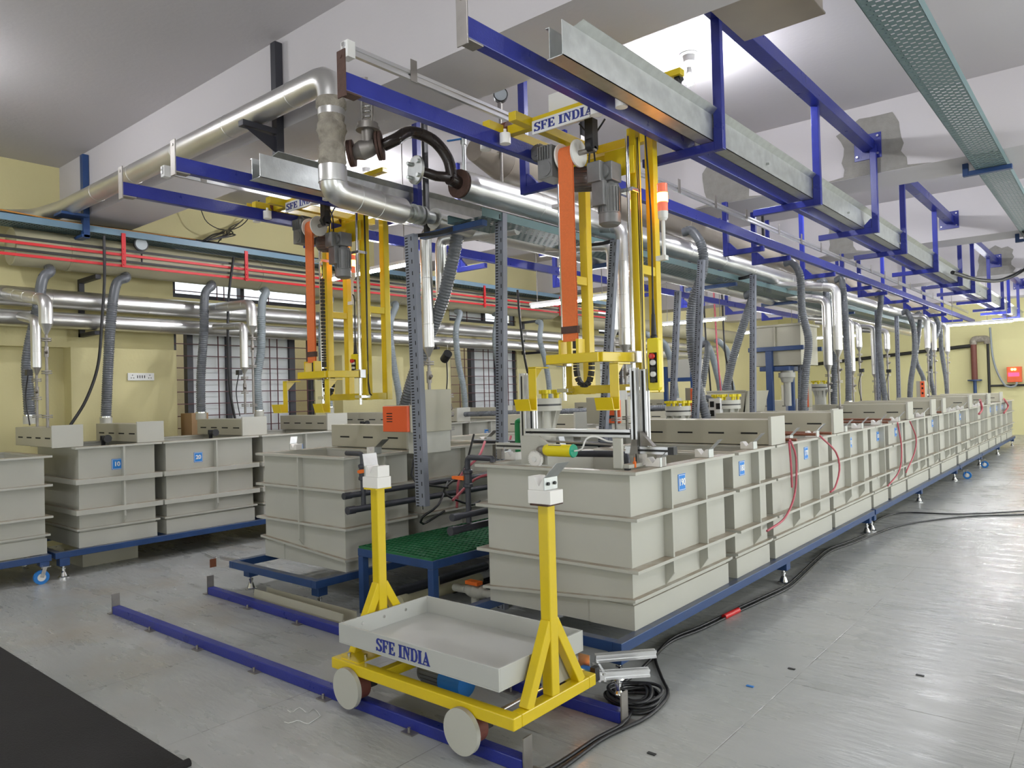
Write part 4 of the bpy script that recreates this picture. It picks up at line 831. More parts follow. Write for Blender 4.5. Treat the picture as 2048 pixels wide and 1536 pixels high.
dr(1222, 492, 660, 5.6, .045, 'clad drop pipe just left of the bright one behind the right lift', (-4.15, 5.5, 3.03), G3, 1.3)
for u, v0, v1, y, r, lab in [(1652, 600, 730, 11.0, .06, 'left of the double bright drops'), (1672, 575, 700, 10.5, .06, 'right of the double bright drops'), (1702, 642, 742, 13, .045, 'behind the fourth hose'), (1717, 650, 694, 13.5, .05, 'with short body and black valve below'), (1746, 655, 748, 14, .045, 'left of the far slotted duct'), (1773, 662, 698, 14.5, .05, 'between the two far slotted ducts'), (1853, 634, 696, 18, .06, 'first of the last cluster'), (1867, 645, 700, 19, .05, 'middle of the last cluster'), (1893, 650, 703, 20.5, .06, 'last before the end wall')]:
    dr(u, v0, v1, y, r, 'clad steam drop pipe over the right row, '+lab, (-4.18 if v0 > 600 else -3.8, y, pp(u, v0, y).z+.12), G3)
dr(91, 600, 648, 2.62, .062, 'upper clad drop pipe at the left picture edge', (-9.3, 2.62, 2.9), G4, 1.45)
dr(71, 640, 735, 2.75, .05, 'lower clad drop pipe at the left picture edge', (-9.3, 2.75, 2.66), G4, 1.45)
dr(503, 608, 652, 4.9, .062, 'upper clad drop pipe before the first window', (-9.3, 4.9, 2.9), G4, 1.5)
dr(487, 652, 735, 5.0, .05, 'lower clad drop pipe before the first window', (-9.3, 5.0, 2.66), G4, 1.5)
dr(895, 690, 780, 4.75, .001, 'thin rusty condensate line with black actuator by the leaning slotted duct', (-4.6, 4.75, 2.2), 'thin lines', 1.25)
m = MB(); q = pp(893, 712, 4.7); m.lathe(q-V((.03, 0, .03)), q+V((.05, -.03, .02)), [(0, 0), (0, .04), (1, .04), (1, 0)], 14).tube(spline([q, pp(893, 780, 4.7), pp(872, 900, 4.6)], .05), .006, 6)
tag(m.build('valve_actuator', 'black'), 'black valve actuator with grey knob and cable above the middle row', 'actuator')
for i, (u, v, y) in enumerate([(70, 745, 2.7), (487, 745, 4.95), (1726, 741, 13.5), (1780, 742, 14.5), (1862, 735, 18.5)]):
    q = pp(u, v, y); m = MB().box(q.x-.045, q.x+.03, y-.08, y-.03, q.z-.03, q.z+.03).tube(spline([q+V((0, -.06, 0)), q+V((-.06, -.07, -.25)), q+V((-.02, -.05, -.55))], .04), .007, 6)
    tag(m.build('solenoid_actuator', 'black'), 'small black actuator on a valve train, %s from the left' % ORD[i].replace('nearest', 'first'), 'actuator', 'actuators on the valve trains')
# left wall: exhaust duct, clad pipes, bus bars, tray
m = MB().tube([(-9.3, 2.66, 3.42), (-9.3, 12.3, 3.42)], .205, 28).lathe((-9.3, 12.3, 3.42), (-9.3, 12.7, 3.42), [(0, .205), (.5, .19), (1, .12), (1, 0)], 28)
for y in (3.2, 5.6, 8.2, 10.6): m.lathe((-9.3, y, 3.42), (-9.3, y+.04, 3.42), [(0, .205), (.1, .212), (.9, .212), (1, .205)], 28)
tag(m.build('exhaust_duct', 'ppduct'), 'thick cream exhaust duct along the window wall under the red and black bus bars', 'exhaust duct')
m = MB().tube([(-9.3, 13.2, 3.3), (-9.3, 22, 3.25)], .19, 24); tag(m.build('exhaust_duct', 'ppduct'), 'far cream exhaust duct along the window wall beyond the first one', 'exhaust duct')
clad('insulated_wall_pipe', [(-9.45, 2.0, 2.90), (-9.45, 21, 2.86)], .11, 'upper of two aluminium-clad pipes along the window wall', 'steam pipe', every=1.1)
clad('insulated_wall_pipe', [(-9.45, .3, 2.66), (-9.45, 21, 2.62)], .095, 'lower of two aluminium-clad pipes along the window wall', 'steam pipe', every=1.3)
for i, y in enumerate((3.55, 6.9, 9.2, 12.2)):
    m = MB().box(XW, -9.3, y-.03, y+.03, 3.16, 3.21).box(XW, XW+.05, y-.03, y+.03, 2.5, 3.16).box(XW, -9.35, y-.03, y+.03, 2.5, 2.545)
    tag(m.build('pipe_bracket', 'wframe'), 'dark wall bracket under the cream duct, %s from the left' % ORD[i].replace('nearest', 'first'), 'bracket', 'wall brackets of the clad pipes')
BZ = [3.475, 3.42, 3.345, 3.29]
for k, z in enumerate(BZ):
    r = k % 2; y1 = 14.5
    sl = .012
    m = MB(); P = [(-9.0, .2, z-.02), (-9.0, y1, z+.06)]; m.bar(P[0], P[1], .014, .03 if k != 2 else .028)
    tag(m.build('bus_bar', 'red' if r else 'kbar'), '%s horizontal bus bar along the window wall, %s' % ('red' if r else 'black', ['uppermost of the set', 'upper of the two red ones', 'lower of the two black ones', 'lowest of the set'][k]), 'bus bar', 'red and black bus bars')
for i, y in enumerate((.9, 3.71, 5.28, 7.3, 10.05, 12.4)):
    m = MB().box(-8.985, -8.965, y-.022, y+.022, 3.27, 3.67)
    for z in BZ: m.cyl((-8.965, y, z+.01), (-8.955, y, z+.01), .01, n=8)
    tag(m.build('bus_bar_support', 'red'), 'red upright strap holding the bus bars, %s from the left' % ORF[i], 'bus bar support', 'red straps of the bus bars')
t = tray(-9.32, -8.98, 0, 14.5, 3.636, .07, 'long blue-grey perforated cable tray along the window wall loaded with cables', mt='bltray')
m = MB()
for k in range(16):
    x = -9.28+.017*k; z = 3.67+random.random()*.07
    m.tube(spline([(x, .1, z), (x+.02*random.random(), 1.5, z+.03*random.random()), (x, 3, z-.01), (x+.03*random.random(), 5.4, z+.02*random.random()), (x, 8, z-.02), (x, 14, z-.03)], .4), .011+.006*random.random(), 6, caps=False)
tag(m.build('cable_bundle', 'cable'), 'mass of black cables lying in the long blue-grey tray', 'cables', kind='stuff')
m = MB()
for k in range(4): m.tube(spline([(-9.0+.01*k, .1, 3.73+.01*k), (-8.99, 1.8, 3.75+.015*math.sin(k)), (-9.0, 3.2, 3.715), (-9.0, 4.6, 3.73)], .2), .005, 6)
tag(m.build('coloured_wires', mat('orange_yellow_wire', (.5, .22, .04), .5, var=.6, scale=2)), 'thin orange and yellow wires along the top edge of the left tray', 'wires', kind='stuff')
m = MB()
for k in range(9): m.tube(spline([(-9.1+.02*k, 4.7, 3.72), (-9.2+.03*k, 4.95+.02*k, 3.85+.05*random.random()), (-9.4+.02*k, 5.2, 3.95+.06*random.random()), (-9.75, 5.3+.05*k, 3.9+.05*k)], .05), .009, 6)
tag(m.build('cable_tangle', 'cable'), 'tangle of cables leaving the tray up to the wall below the beam', 'cables')
for i, (x, y, z0) in enumerate([(-9.0, 3.35, 3.86)]):
    pass
m = MB().box(-9.02, -8.94, 3.27, 3.335, 3.55, 4.5).box(-9.35, -8.94, 3.25, 3.335, 3.555, 3.59).box(-9.1, -8.86, 3.02, 3.3, 3.77, 3.80); tag(m.build('tray_hanger', 'frame', bevel=.003), 'dark navy hanger from the first beam holding tray and steam pipe at the left', 'hanger bracket')
m = MB().box(-5.14, -5.07, 3.27, 3.335, 3.6, 4.5).box(-5.14, -5.07, 2.98, 3.27, 3.755, 3.80).prism([(-5.1, 3.3, 3.74), (-5.1, 3.0, 3.755), (-5.1, 3.3, 3.6)], (.006, 0, 0)); tag(m.build('pipe_hanger', 'wframe', bevel=.003), 'black angle bracket on the first beam holding the large steam pipe at its corner end', 'hanger bracket')
P = [onx(u, v, -8.95) for u, v in ((208, 472), (209, 560), (204, 640), (196, 730), (172, 800), (138, 855))]
tag(MB().tube(spline(P, .05), .017, 8).build('drooping_cable', 'cable'), 'thick black cable drooping from the left tray towards tank 10', 'cable')
P = [onx(u, v, -8.95) for u, v in ((467, 515), (457, 600), (456, 700), (460, 780), (470, 838))]
tag(MB().tube(spline(P, .05), .017, 8).build('drooping_cable', 'cable'), 'thick black cable hanging straight before the first window', 'cable')
P = [ony(u, v, 4.8) for u, v in ((1035, 580), (1040, 640), (1050, 720), (1062, 770))]
tag(MB().tube(spline(P, .05), .01, 8).build('drooping_cable', 'cable'), 'black cable hanging down to the left post of the unloader', 'cable')
P = [onx(u, v, -9.5) for u, v in ((400, 415), (415, 445), (450, 460), (490, 445), (530, 380), (536, 372))]
tag(MB().tube(spline(P, .05), .007, 6).build('loose_wire', 'cable'), 'thin loose black wire looping across the wall above the blue tray', 'wire')
t = thing('wall_gauge', 'round dial gauge partly hidden behind the bus bars', 'gauge', (-9.15, 4.2, 3.5)); q = onx(283, 488, -9.05)
MB().lathe(q-V((.03, 0, 0)), q, [(0, 0), (0, .085), (1, .085), (1, 0)], 24).cyl(q-V((0, 0, .25)), q-V((0, 0, .08)), .01).build('case', 'black', t); MB().lathe(q, q+V((.004, 0, 0)), [(0, 0), (0, .07), (1, .07), (1, 0)], 24).build('dial', 'dgauge', t)
t = thing('socket_plate', 'white double socket and switch plate on the yellow pilaster', 'socket', (-9.61, 4.18, 1.95))
a, b = onx(255, 746, -9.61), onx(308, 761, -9.61)
MB().box(-9.615, -9.6, a.y, b.y, b.z, a.z).build('plate', 'wplast', t, bevel=.003)
m = MB()
for k in (.17, .83):
    for dy, dz in ((0, .02), (-.015, -.015), (.015, -.015)): m.cyl((-9.6, a.y+(b.y-a.y)*k+dy, (a.z+b.z)/2+dz), (-9.598, a.y+(b.y-a.y)*k+dy, (a.z+b.z)/2+dz), .006, n=8)
for k in (.36, .45, .54, .63): m.box(-9.6, -9.598, a.y+(b.y-a.y)*k-.005, a.y+(b.y-a.y)*k+.004, (a.z+b.z)/2-.018, (a.z+b.z)/2+.018)
m.build('sockets_and_switches', 'slot', t)
tag(MB().box(-9.8, -9.5, 4.75, 4.98, 1.0, 1.52).box(-9.8, -9.48, 4.74, 4.99, 0, 1.0).build('cardboard_box', 'kraft'), 'brown cardboard boxes stacked at the left foot of the first window', 'box')
# end wall
t = thing('wall_standpipe', 'red oxide standpipe with black elbow pipe on the end wall', 'pipe', (-3.6, YE-.15, 1))
MB().tube([(-3.63, YE-.15, 1.7), (-3.63, YE-.15, 2.85)], .085, 16).build('riser', 'rdpipe', t)
m = MB().tube([(-3.63, YE-.15, 1.05), (-3.63, YE-.15, 1.7)], .05, 12); disc(m, (-3.63, YE-.15, 1.72), (0, 0, 1), .2, .04); m.build('lower_pipe', 'frame', t)
MB().tube(elbowed([(-3.63, YE-.15, 2.85), (-3.63, YE-.15, 3.02), (-3.25, YE-.15, 3.02), (-3.25, YE-.15, 2.85)], .12), .1, 14).build('return_bend', 'wool', t)
m = MB().tube([(-3.25, YE-.12, 1.2), (-3.25, YE-.12, 2.9)], .04, 10).tube([(-3.25, YE-.12, 1.53), (3, YE-.12, 1.53)], .035, 10).tube([(-3.7, YE-.1, 2.82), (-8.5, YE-.1, 2.46)], .06, 10)
tag(m.build('black_wall_pipe', 'kbar'), 'black pipes along the yellow end wall', 'pipe')
t = thing('control_box', 'orange control box with two red displays on the yellow end wall', 'control box', (-2.7, YE-.12, 1.9)); a, b = ony(2013, 734, YE-.22), ony(2042, 764, YE-.22)
MB().box(a.x, b.x+.02, YE-.22, YE, b.z, a.z).build('enclosure', 'obox', t, bevel=.01)
m = MB()
for k in (.3, .7): m.box(a.x+(b.x-a.x)*k-.07, a.x+(b.x-a.x)*k+.07, YE-.224, YE-.22, (a.z+b.z)/2-.06, (a.z+b.z)/2+.06)
m.build('displays', 'redlamp', t)
m = MB()
for k in (.4, .6): m.lathe((a.x+(b.x-a.x)*k, YE-.235, a.z-.08), (a.x+(b.x-a.x)*k, YE-.22, a.z-.08), [(0, 0), (0, .035), (1, .035)], 12)
m.build('indicator_lamps', M['amber'], t)
P = [ony(u, v, YE-.3) for u, v in ((1980, 655), (1985, 710), (1995, 745), (2012, 772), (2030, 772), (2034, 764))]
tag(MB().tube(spline(P, .1), .03, 8).build('flexible_conduit', 'hose2'), 'grey flexible conduit looping to the orange box on the end wall', 'conduit')
q = onx(2025, 815, -2.0); m = MB()
for x in (-1.95, -1.4):
    for y in (22.9, 23.6): m.box(x-.02, x+.02, y-.02, y+.02, .1, 1.0)
for z in (.15, .55, .98): m.box(-1.95, -1.4, 22.88, 22.92, z-.02, z+.02).box(-1.95, -1.91, 22.9, 23.6, z-.02, z+.02)
m.box(-2.0, -1.3, 22.8, 23.7, 0, .1); tag(m.build('steel_trolley', 'dsteel'), 'bare steel trolley frame beyond the far end of the right tank row', 'trolley')
# ================================================================== CART ON FLOOR RAILS
def floor_rail(x0, x1, y0, y1, label, stops):
    t = thing('floor_rail', label, 'rail', ((x0+x1)/2, (y0+y1)/2, 0), 'blue floor rails')
    MB().bar((x0, y0, .03), (x1, y1, .03), .06, .06).build('rail_tube', 'rail', t, bevel=.005)
    for x in stops:
        y = y0 if x == x0 else y1; s = -1 if x == x0 else 1
        m = MB().box(x+s*.004, x+s*.012, y-.03, y+.03, 0, .155).box(x, x+s*.05, y-.05, y+.05, 0, .006); m.build('end_stop', 'dsteel', t)
    for k in range(1, 6):
        f = k/6; x, y = x0+(x1-x0)*f, y0+(y1-y0)*f
        MB().box(x-.04, x+.04, y-.075, y-.03, 0, .006).cyl((x, y-.055, .006), (x, y-.055, .03), .008, n=8).build('anchor_lug', 'dsteel', t)
floor_rail(-6.2, -2.06, 2.455, 2.50, 'blue floor rail nearest the camera, under the cream wheel discs', (-6.2, -2.06))
floor_rail(-6.12, -1.97, 3.20, 3.16, 'blue floor rail on the far side, passing behind the cart', (-6.12, -1.97))
FR = 2.44
t = thing('transfer_cart', 'yellow rail cart with grey drip tray, two posts and stencilled lettering', 'cart', (-2.68, 2.72, .06))
fz0, fz1, w = .205, .262, .058
m = MB().box(-3.33, -2.05, 2.41, 2.41+w, fz0, fz1).box(-3.33, -2.05, 2.99, 2.99+w, fz0, fz1).box(-2.108, -2.05, 2.41+w, 2.99, fz0, fz1).box(-3.33, -3.272, 2.41+w, 2.99, fz0, fz1).box(-3.0, -2.95, 2.468, 2.99, fz0+.003, fz1-.003)
m.build('chassis', 'yellow', t, bevel=.005)
for x, top in ((-2.079, 1.145), (-3.285, 1.145)):
    p = MB().box(x-.029, x+.029, 2.69, 2.748, fz1, top-.008); p.build('post', 'yellow', t, bevel=.005)
    m = MB().bar((x, 2.53, fz1-.005), (x, 2.705, .60), .05, .05, (1, 0, 0)).bar((x, 2.94, fz1-.005), (x, 2.735, .60), .05, .05, (1, 0, 0)); m.build('a_frame_braces', 'yellow', t, bevel=.004)
    MB().box(x-.05, x+.055, 2.66, 2.775, top-.008, top).build('cap_plate', 'rust' if x > -2.5 else 'yellow', t)
    MB().box(x-.065, x+.065, 2.665, 2.765, top, top+.062).build('support_block', 'white', t, bevel=.002)
    b = MB(); z0 = top+.0625; y0, y1 = 2.67, 2.755; xa, xb = x-.065+(0 if x > -2.5 else .02), x+.03+(0 if x > -2.5 else .035)
    b.prism([(xa, y0, z0), (xb, y0, z0), (xb, y0, z0+.062), (x+.025, y0, z0+.062), (x-.003, y0, z0+.018), (x-.03, y0, z0+.062), (xa, y0, z0+.062)], (0, y1-y0, 0)); b.build('v_block', 'white', t, bevel=.0015)
    s = 1 if x > -2.5 else -1; e = xb if s > 0 else xa
    g = MB().box(e, e+s*.004, y0-.005, y1+.01, z0+.002, z0+.06).prism([(e, y0-.005, z0+.058), (e, y1+.01, z0+.058), (e+s*.05, y1+.04, z0+.125), (e+s*.05, y0+.025, z0+.125)], (s*.004, 0, 0)); gp = g.build('guide_plate', 'galv', t)
    bo = MB()
    for yy in (y0+.02, y1-.015): bo.lathe((e+s*.004, yy, z0+.03), (e+s*.012, yy, z0+.03), [(0, 0), (0, .008), (1, .008), (1, 0)], 10)
    bo.build('bolts', 'black', gp)
tx0, tx1, ty0, ty1, tz0, tz1 = -3.245, -2.12, 2.40, 3.045, .36, .462
m = MB().box(tx0, tx1, ty0, ty1, tz0, tz0+.008).box(tx0, tx1, ty0, ty0+.012, tz0+.008, tz1).box(tx0, tx1, ty1-.012, ty1, tz0+.008, tz1).box(tx0, tx0+.012, ty0+.012, ty1-.012, tz0+.008, tz1).box(tx1-.012, tx1, ty0+.012, ty1-.012, tz0+.008, tz1)
tr = m.build('drip_tray', M['tray'] if 'tray' in M else 'tank', t, bevel=.0015)
stencil('SFE INDIA', (-2.935, ty0-.0008, .38), (1, 0, 0), (0, 0, 1), (0, -1, 0), .063, 1.0).build('stencilled_letters', 'text', tr)
m = MB()
for y in (2.55, 2.7, 2.86): m.lathe((tx0+.012, y, .425), (tx0+.018, y, .425), [(0, 0), (0, .010), (1, .008), (1, 0)], 12)
m.build('tray_bolts', 'steel', tr)
for x in (-3.22, -2.14):
    MB().box(x-.02, x+.02, 2.75, 2.95, fz1, tz0).build('tray_riser', 'tank' if x > -3 else 'yellow', t)
m = MB().box(-3.27, -3.12, 2.43, 2.62, fz1, fz1+.005); m.build('bearing_plate', 'yellow', t)
m = MB()
for x, y in ((-3.24, 2.46), (-3.15, 2.5)): m.cyl((x, y, fz1+.005), (x, y, fz1+.025), .01, n=6)
m.build('plate_bolts', 'steel', t)
for x in (-3.175, -2.345):
    for y, s in ((2.455, -1), (3.18, 1)):
        a = MB().lathe((x, y-.03, .137), (x, y+.035, .137), [(0, 0), (0, .076), (1, .076), (1, .04), (1, 0)], 28).build('tread_wheel', 'rdpipe', t)
        yf = y+s*.062; MB().lathe((x, yf-.012, .137), (x, yf+.012, .137), [(0, 0), (0, .105), (1, .105), (1, 0)], 36).build('wheel_disc', 'tank', t, bevel=.001)
        MB().box(x-.045, x+.045, (2.50 if s < 0 else 3.08), (2.56 if s < 0 else 3.14), .11, fz0).build('bearing_housing', 'black', t, bevel=.004)
    MB().cyl((x, 2.4, .137), (x, 3.24, .137), .012).build('axle', 'steel', t)
motor((-2.95, 2.72, .19), (-2.62, 2.72, .19), .062, t, 'drive_motor'); MB().cyl((-2.75, 2.7, .19), (-2.6, 2.7, .19), .066, n=20).build('motor_cover', 'bluehose', t)
# sensor posts beside the cart
t = thing('sensor_stand', 'aluminium profile sensor stand with blue photo switch right of the cart', 'sensor stand', (-2.02, 3.28, 0))
def profile(mb, p, q, w=.04, up=(0, 0, 1)):
    p, q = V(p), V(q); d = (q-p).normalized(); u = V(up)
    a = d.cross(u).normalized(); u = a.cross(d)
    for i in (-1, 1):
        for j in (-1, 1): mb.bar(p+a*i*w*.34+u*j*w*.34, q+a*i*w*.34+u*j*w*.34, w*.3, w*.3, up)
    mb.bar(p, q, w*.62, w*.62, up); return mb
m = MB(); profile(m, (-2.2, 3.27, .24), (-1.98, 3.42+.1, .24)); profile(m, (-2.12, 3.16, .20), (-1.93, 3.36, .20)); profile(m, (-2.2, 3.27, .199), (-2.08, 3.15, .199)); m.build('profile_bars', 'extr', t)
f = MB(); foot_parts(f, -2.08, 3.30, .18); f.build('levelling_foot', 'steel', t)
MB().box(-2.21, -2.13, 3.12, 3.17, .195, .235).build('photo_switch', 'bluehose', t, bevel=.004); MB().lathe((-2.20, 3.1, .225), (-2.2, 3.125, .225), [(0, 0), (0, .012), (1, .012)], 12).build('sensor_glow', 'amber', t)
MB().box(-2.12, -2.09, 3.1, 3.14, .19, .26).build('clamp', 'black', t); MB().box(-2.24, -2.17, 3.17, 3.175, .2, .29).build('steel_plate', 'dsteel', t)
t = thing('reflector_arm', 'thin aluminium arm with small brown reflector sticking out left of the middle frame', 'sensor arm', (-6.3, 3.5, .15))
m = MB(); profile(m, (-6.1, 3.5, .225), (-6.42, 3.46, .225), .03); profile(m, (-6.42, 3.40, .235), (-6.62, 3.42, .245), .03); m.build('profile_bars', 'extr', t)
MB().box(-6.40, -6.395, 3.34, 3.40, .16, .235).build('reflector', 'brown', t); MB().box(-6.10, -6.05, 3.46, 3.54, .2, .25).build('mount', 'extr', t)
# matting, scraps and floor cables
m = MB().box(-7.6, -3.35, .2, 1.62, .001, .006); tag(m.build('rubber_mat', 'mat_rub'), 'black rubber matting on the floor at the lower left corner', 'mat')
m = MB().tube([(-3.33, 1.62, .012), (-3.3, 1.4, .014), (-3.28, .3, .014)], .02, 10); tag(m.build('mat_roll_edge', 'mat_rub'), 'turned-up rolled edge of the black rubber matting', 'mat')
t = thing('plastic_channel', 'long beige plastic channel lying on the floor behind the far floor rail', 'channel', (-5.1, 3.6, 0))
MB().prism([(-5.55, 3.26, .012), (-4.35, 3.24, .012), (-4.35, 3.255, .11), (-5.55, 3.275, .11)], (0, .008, 0)).prism([(-5.55, 3.26, .004), (-4.35, 3.24, .004), (-4.35, 3.39, .004), (-5.55, 3.40, .004)], (0, 0, .008)).prism([(-5.55, 3.385, .012), (-4.35, 3.375, .012), (-4.35, 3.375, .1), (-5.55, 3.385, .1)], (0, .008, 0)).build('channel', 'hood', t)
m = MB().box(-8.75, -8.25, 2.95, 3.5, 0, .02).box(-8.27, -8.25, 2.95, 3.5, .02, .13).box(-8.75, -8.27, 2.95, 2.97, .02, .13); tag(m.build('plastic_offcut', 'hood'), 'beige plastic tray lying under the frame of tank 10', 'tray')
def cable(pts, r, label, name='floor_cable', mt='cable', step=.06, cat='cable', group=None): return tag(MB().tube(spline(pts, step), r, 8).build(name, mt), label, cat, group)
Z = lambda u, v, z=.012: onz(u, v, z)
c1 = [(1125, 1536), (1200, 1481), (1241, 1460), (1299, 1431), (1336, 1390), (1324, 1357), (1311, 1320), (1318, 1303), (1348, 1280), (1402, 1259), (1450, 1236), (1479, 1222), (1529, 1199), (1575, 1177), (1599, 1158), (1633, 1125), (1662, 1102), (1704, 1087), (1745, 1070), (1796, 1052), (1860, 1041), (1948, 1032), (2048, 1029)]
cable([V((-1.95, 2.3, .012))]+[Z(*p) for p in c1]+[V((-.2, 12.0, .012))], .0095, 'long black floor cable, the outer one looping around the coil', group='black floor cables')
c2 = [(1100, 1536), (1195, 1475), (1240, 1452), (1262, 1425), (1258, 1400), (1225, 1385), (1222, 1378), (1238, 1370), (1275, 1345), (1308, 1312), (1345, 1276), (1398, 1254), (1446, 1231), (1475, 1217), (1525, 1194), (1571, 1172), (1594, 1153), (1629, 1120), (1657, 1098), (1700, 1082), (1738, 1064), (1749, 1044), (1778, 1030), (1816, 1025), (1919, 1028), (2048, 1022)]
cable([V((-2.05, 2.3, .012))]+[Z(u, v, .016) for u, v in c2]+[V((-.1, 12.6, .012))], .0095, 'long black floor cable, the inner one crossing the coil', group='black floor cables')
m = MB().tube([Z(1448, 1234, .018), Z(1477, 1220, .018)], .02, 8); tag(m.build('tape_wrap', 'redknob'), 'red tape wrapped around the two floor cables', 'tape')
P = []; cc = Z(1266, 1400)
for k in range(150):
    a = k*.35; r = .115+.035*math.sin(k*.11)+.012*math.sin(k*.9); P.append((cc.x+r*math.cos(a)*.95+.012*math.sin(k*.05), cc.y+r*math.sin(a), .014+.05*k/150+.008*math.sin(k*.7)))
tag(MB().tube(spline(P, .03), .009, 8).build('cable_coil', 'cable'), 'coil of black cable lying by the end of the floor rails', 'cable coil')
tag(MB().tube([Z(575+k*6, 1420+5*math.sin(k*1.2)+(0 if k < 8 else (k-8)*3), .004) for k in range(12)]+[Z(625-k*8, 1445-k*.3+3*math.sin(k*1.3), .004) for k in range(1, 8)], .002, 5).build('string', 'wplast'), 'crinkled piece of white string on the floor', 'string')
for i, (u, v, lab, mt_) in enumerate([(1500, 1373, 'small scrap of blue paper', 'bluehose'), (1583, 1338, 'small black scrap, left of two', 'black'), (1840, 1351, 'small black scrap, right of two', 'black'), (346, 1512, 'tiny pale screw', 'steel'), (1303, 1508, 'tiny dark chip', 'black')]):
    q = Z(u, v, .001); tag(MB().box(q.x-.02, q.x+.02, q.y-.008, q.y+.01, .001, .005).build('floor_scrap', mt_), lab+' on the floor', 'scrap', 'scraps on the floor')
# ================================================================== V BLOCKS ON THE RIMS
blk = None; n = 0
def vblock(x, y, z, s, label, group):
    t = thing('support_block', label, 'support block', (x, y, z), group)
    MB().prism([(x-.05, y-.035, z), (x-.05, y-.035, z+.055), (x-.03, y-.035, z+.055), (x, y-.035, z+.02), (x+.03, y-.035, z+.055), (x+.05, y-.035, z+.055), (x+.05, y-.035, z)], (0, .07, 0)).build('block', 'white', t, bevel=.002)
    e = x+s*.05
    MB().box(e, e+s*.004, y-.035, y+.04, z, z+.06).prism([(e, y-.035, z+.056), (e, y+.04, z+.056), (e+s*.05, y+.085, z+.12), (e+s*.05, y+.01, z+.12)], (s*.004, 0, 0)).build('guide_plate', 'galv', t)
    return t
zt = 1.1865
for i, y in enumerate([4.04, 4.72, 5.5, 6.3, 7.0, 7.9, 8.5, 9.3, 10.2, 11.0, 11.7, 12.55, 13.6, 14.2, 15.0, 16.0, 16.6, 17.4]):
    q = (y > 5.8 and y < 6.2)
    vblock(-2.235, y, zt, 1, 'white block with bent steel guide, right rim of right row, %s from front' % ORF[i], 'support blocks, right rim of right row')
for i, y in enumerate([4.72, 6.6, 8.2, 9.4, 11.5]):
    vblock(-3.375, y, zt, -1, 'white block with steel guide, left rim of right row, %s from front' % ORF[i], 'support blocks, left rim of right row')
vblock(-3.375, 4.04, zt, -1, 'white notched block with upright plate at the left end of the unloader base', 'support blocks, left rim of right row')
for i, y in enumerate([4.0, 5.4, 7.5, 9.0, 10.5]):
    vblock(-4.87, y, zt, 1, 'white block with steel guide, right rim of middle row, %s from front' % ORF[i], 'support blocks of the middle row')
    vblock(-6.03, y+.02, zt, -1, 'white block with steel guide, left rim of middle row, %s from front' % ORF[i], 'support blocks of the middle row')
# ================================================================== UNLOADER ON TANK 190
t = thing('unloading_frame', 'aluminium profile frame with yellow motor standing on tank 190', 'unloader', (-2.85, 4.05, 1.187))
yU = 4.05
for x, z1_ in ((-2.37, 1.8), (-3.27, 1.8)):
    m = MB(); profile(m, (x, yU, 1.26), (x, yU, z1_), .045, (0, 1, 0)); profile(m, (x+.045, yU+.045, 1.3), (x+.045, yU+.045, z1_-.01), .045, (0, 1, 0)); m.build('upright', 'extr', t)
    s_ = MB().box(x-.005, x+.005, yU-.0235, yU-.0225, 1.3, z1_-.02).box(x+.04, x+.05, yU+.02, yU+.021, 1.36, z1_-.02); s_.build('black_groove', 'slot', t)
m = MB(); profile(m, (-3.25, yU, 1.385), (-2.4, yU, 1.385), .05); m.build('crossbar', 'extr', t); MB().box(-3.24, -2.4, yU-.0262, yU-.0252, 1.378, 1.392).build('black_groove', 'slot', t)
m = MB(); profile(m, (-3.53, yU+.0, 1.283), (-3.05, yU, 1.283), .045); profile(m, (-2.44, yU, 1.283), (-2.12, yU, 1.283), .045); m.build('base_bars', 'extr', t)
MB().box(-3.52, -3.06, yU-.0235, yU-.0225, 1.277, 1.289).box(-2.4, -2.13, yU-.0235, yU-.0225, 1.277, 1.289).box(-2.14, -2.1, yU-.024, yU+.024, 1.26, 1.306).build('black_groove', 'black', t)
m = MB().box(-3.12, -2.97, 3.82, 3.84, 1.187, 1.375).prism([(-2.97, 3.84, 1.375), (-2.97, 3.84, 1.187), (-2.9, 3.84, 1.187), (-2.9, 3.84, 1.33)], (0, -.02, 0)).box(-3.12, -3.09, 3.84, 4.1, 1.187, 1.2); m.build('left_bracket', 'tank', t, bevel=.002)
MB().box(-2.40, -2.34, 3.82, 3.845, 1.187, 1.37).box(-2.36, -2.30, 3.84, 4.0, 1.187, 1.21).build('right_bracket', 'tank', t, bevel=.002)
mo = MB().lathe((-2.90, 3.80, 1.286), (-2.68, 3.80, 1.286), [(0, 0), (0, .033), (.1, .04), (.92, .04), (1, .042), (1, 0)], 26).build('tubular_motor', 'ylw2', t)
MB().lathe((-2.681, 3.80, 1.286), (-2.672, 3.80, 1.286), [(0, 0), (0, .043), (1, .04), (1, 0)], 26).build('green_end_cap', mat('teal_green_cap', (.02, .42, .25), .4), mo)
MB().box(-2.86, -2.76, 3.775, 3.79, 1.318, 1.324).build('rating_plate', 'dsteel', mo)
MB().lathe((-2.96, 3.80, 1.286), (-2.90, 3.80, 1.286), [(0, 0), (0, .02), (.5, .03), (1, .03)], 16).build('motor_shaft_hub', 'dsteel', t)
m = MB().lathe((-2.965, 3.79, 1.228), (-2.965, 3.765, 1.228), [(0, 0), (0, .048), (1, .048), (1, 0)], 32)
for k in range(26): a = k*6.2832/26; m.box(-2.965+.05*math.cos(a)-.004, -2.965+.05*math.cos(a)+.004, 3.765, 3.79, 1.228+.05*math.sin(a)-.004, 1.228+.05*math.sin(a)+.004)
m.build('white_gearwheel', 'white', t); MB().lathe((-2.965, 3.765, 1.228), (-2.965, 3.755, 1.228), [(0, 0), (0, .018), (1, .018), (1, 0)], 16).build('gear_hub', 'wplast', t)
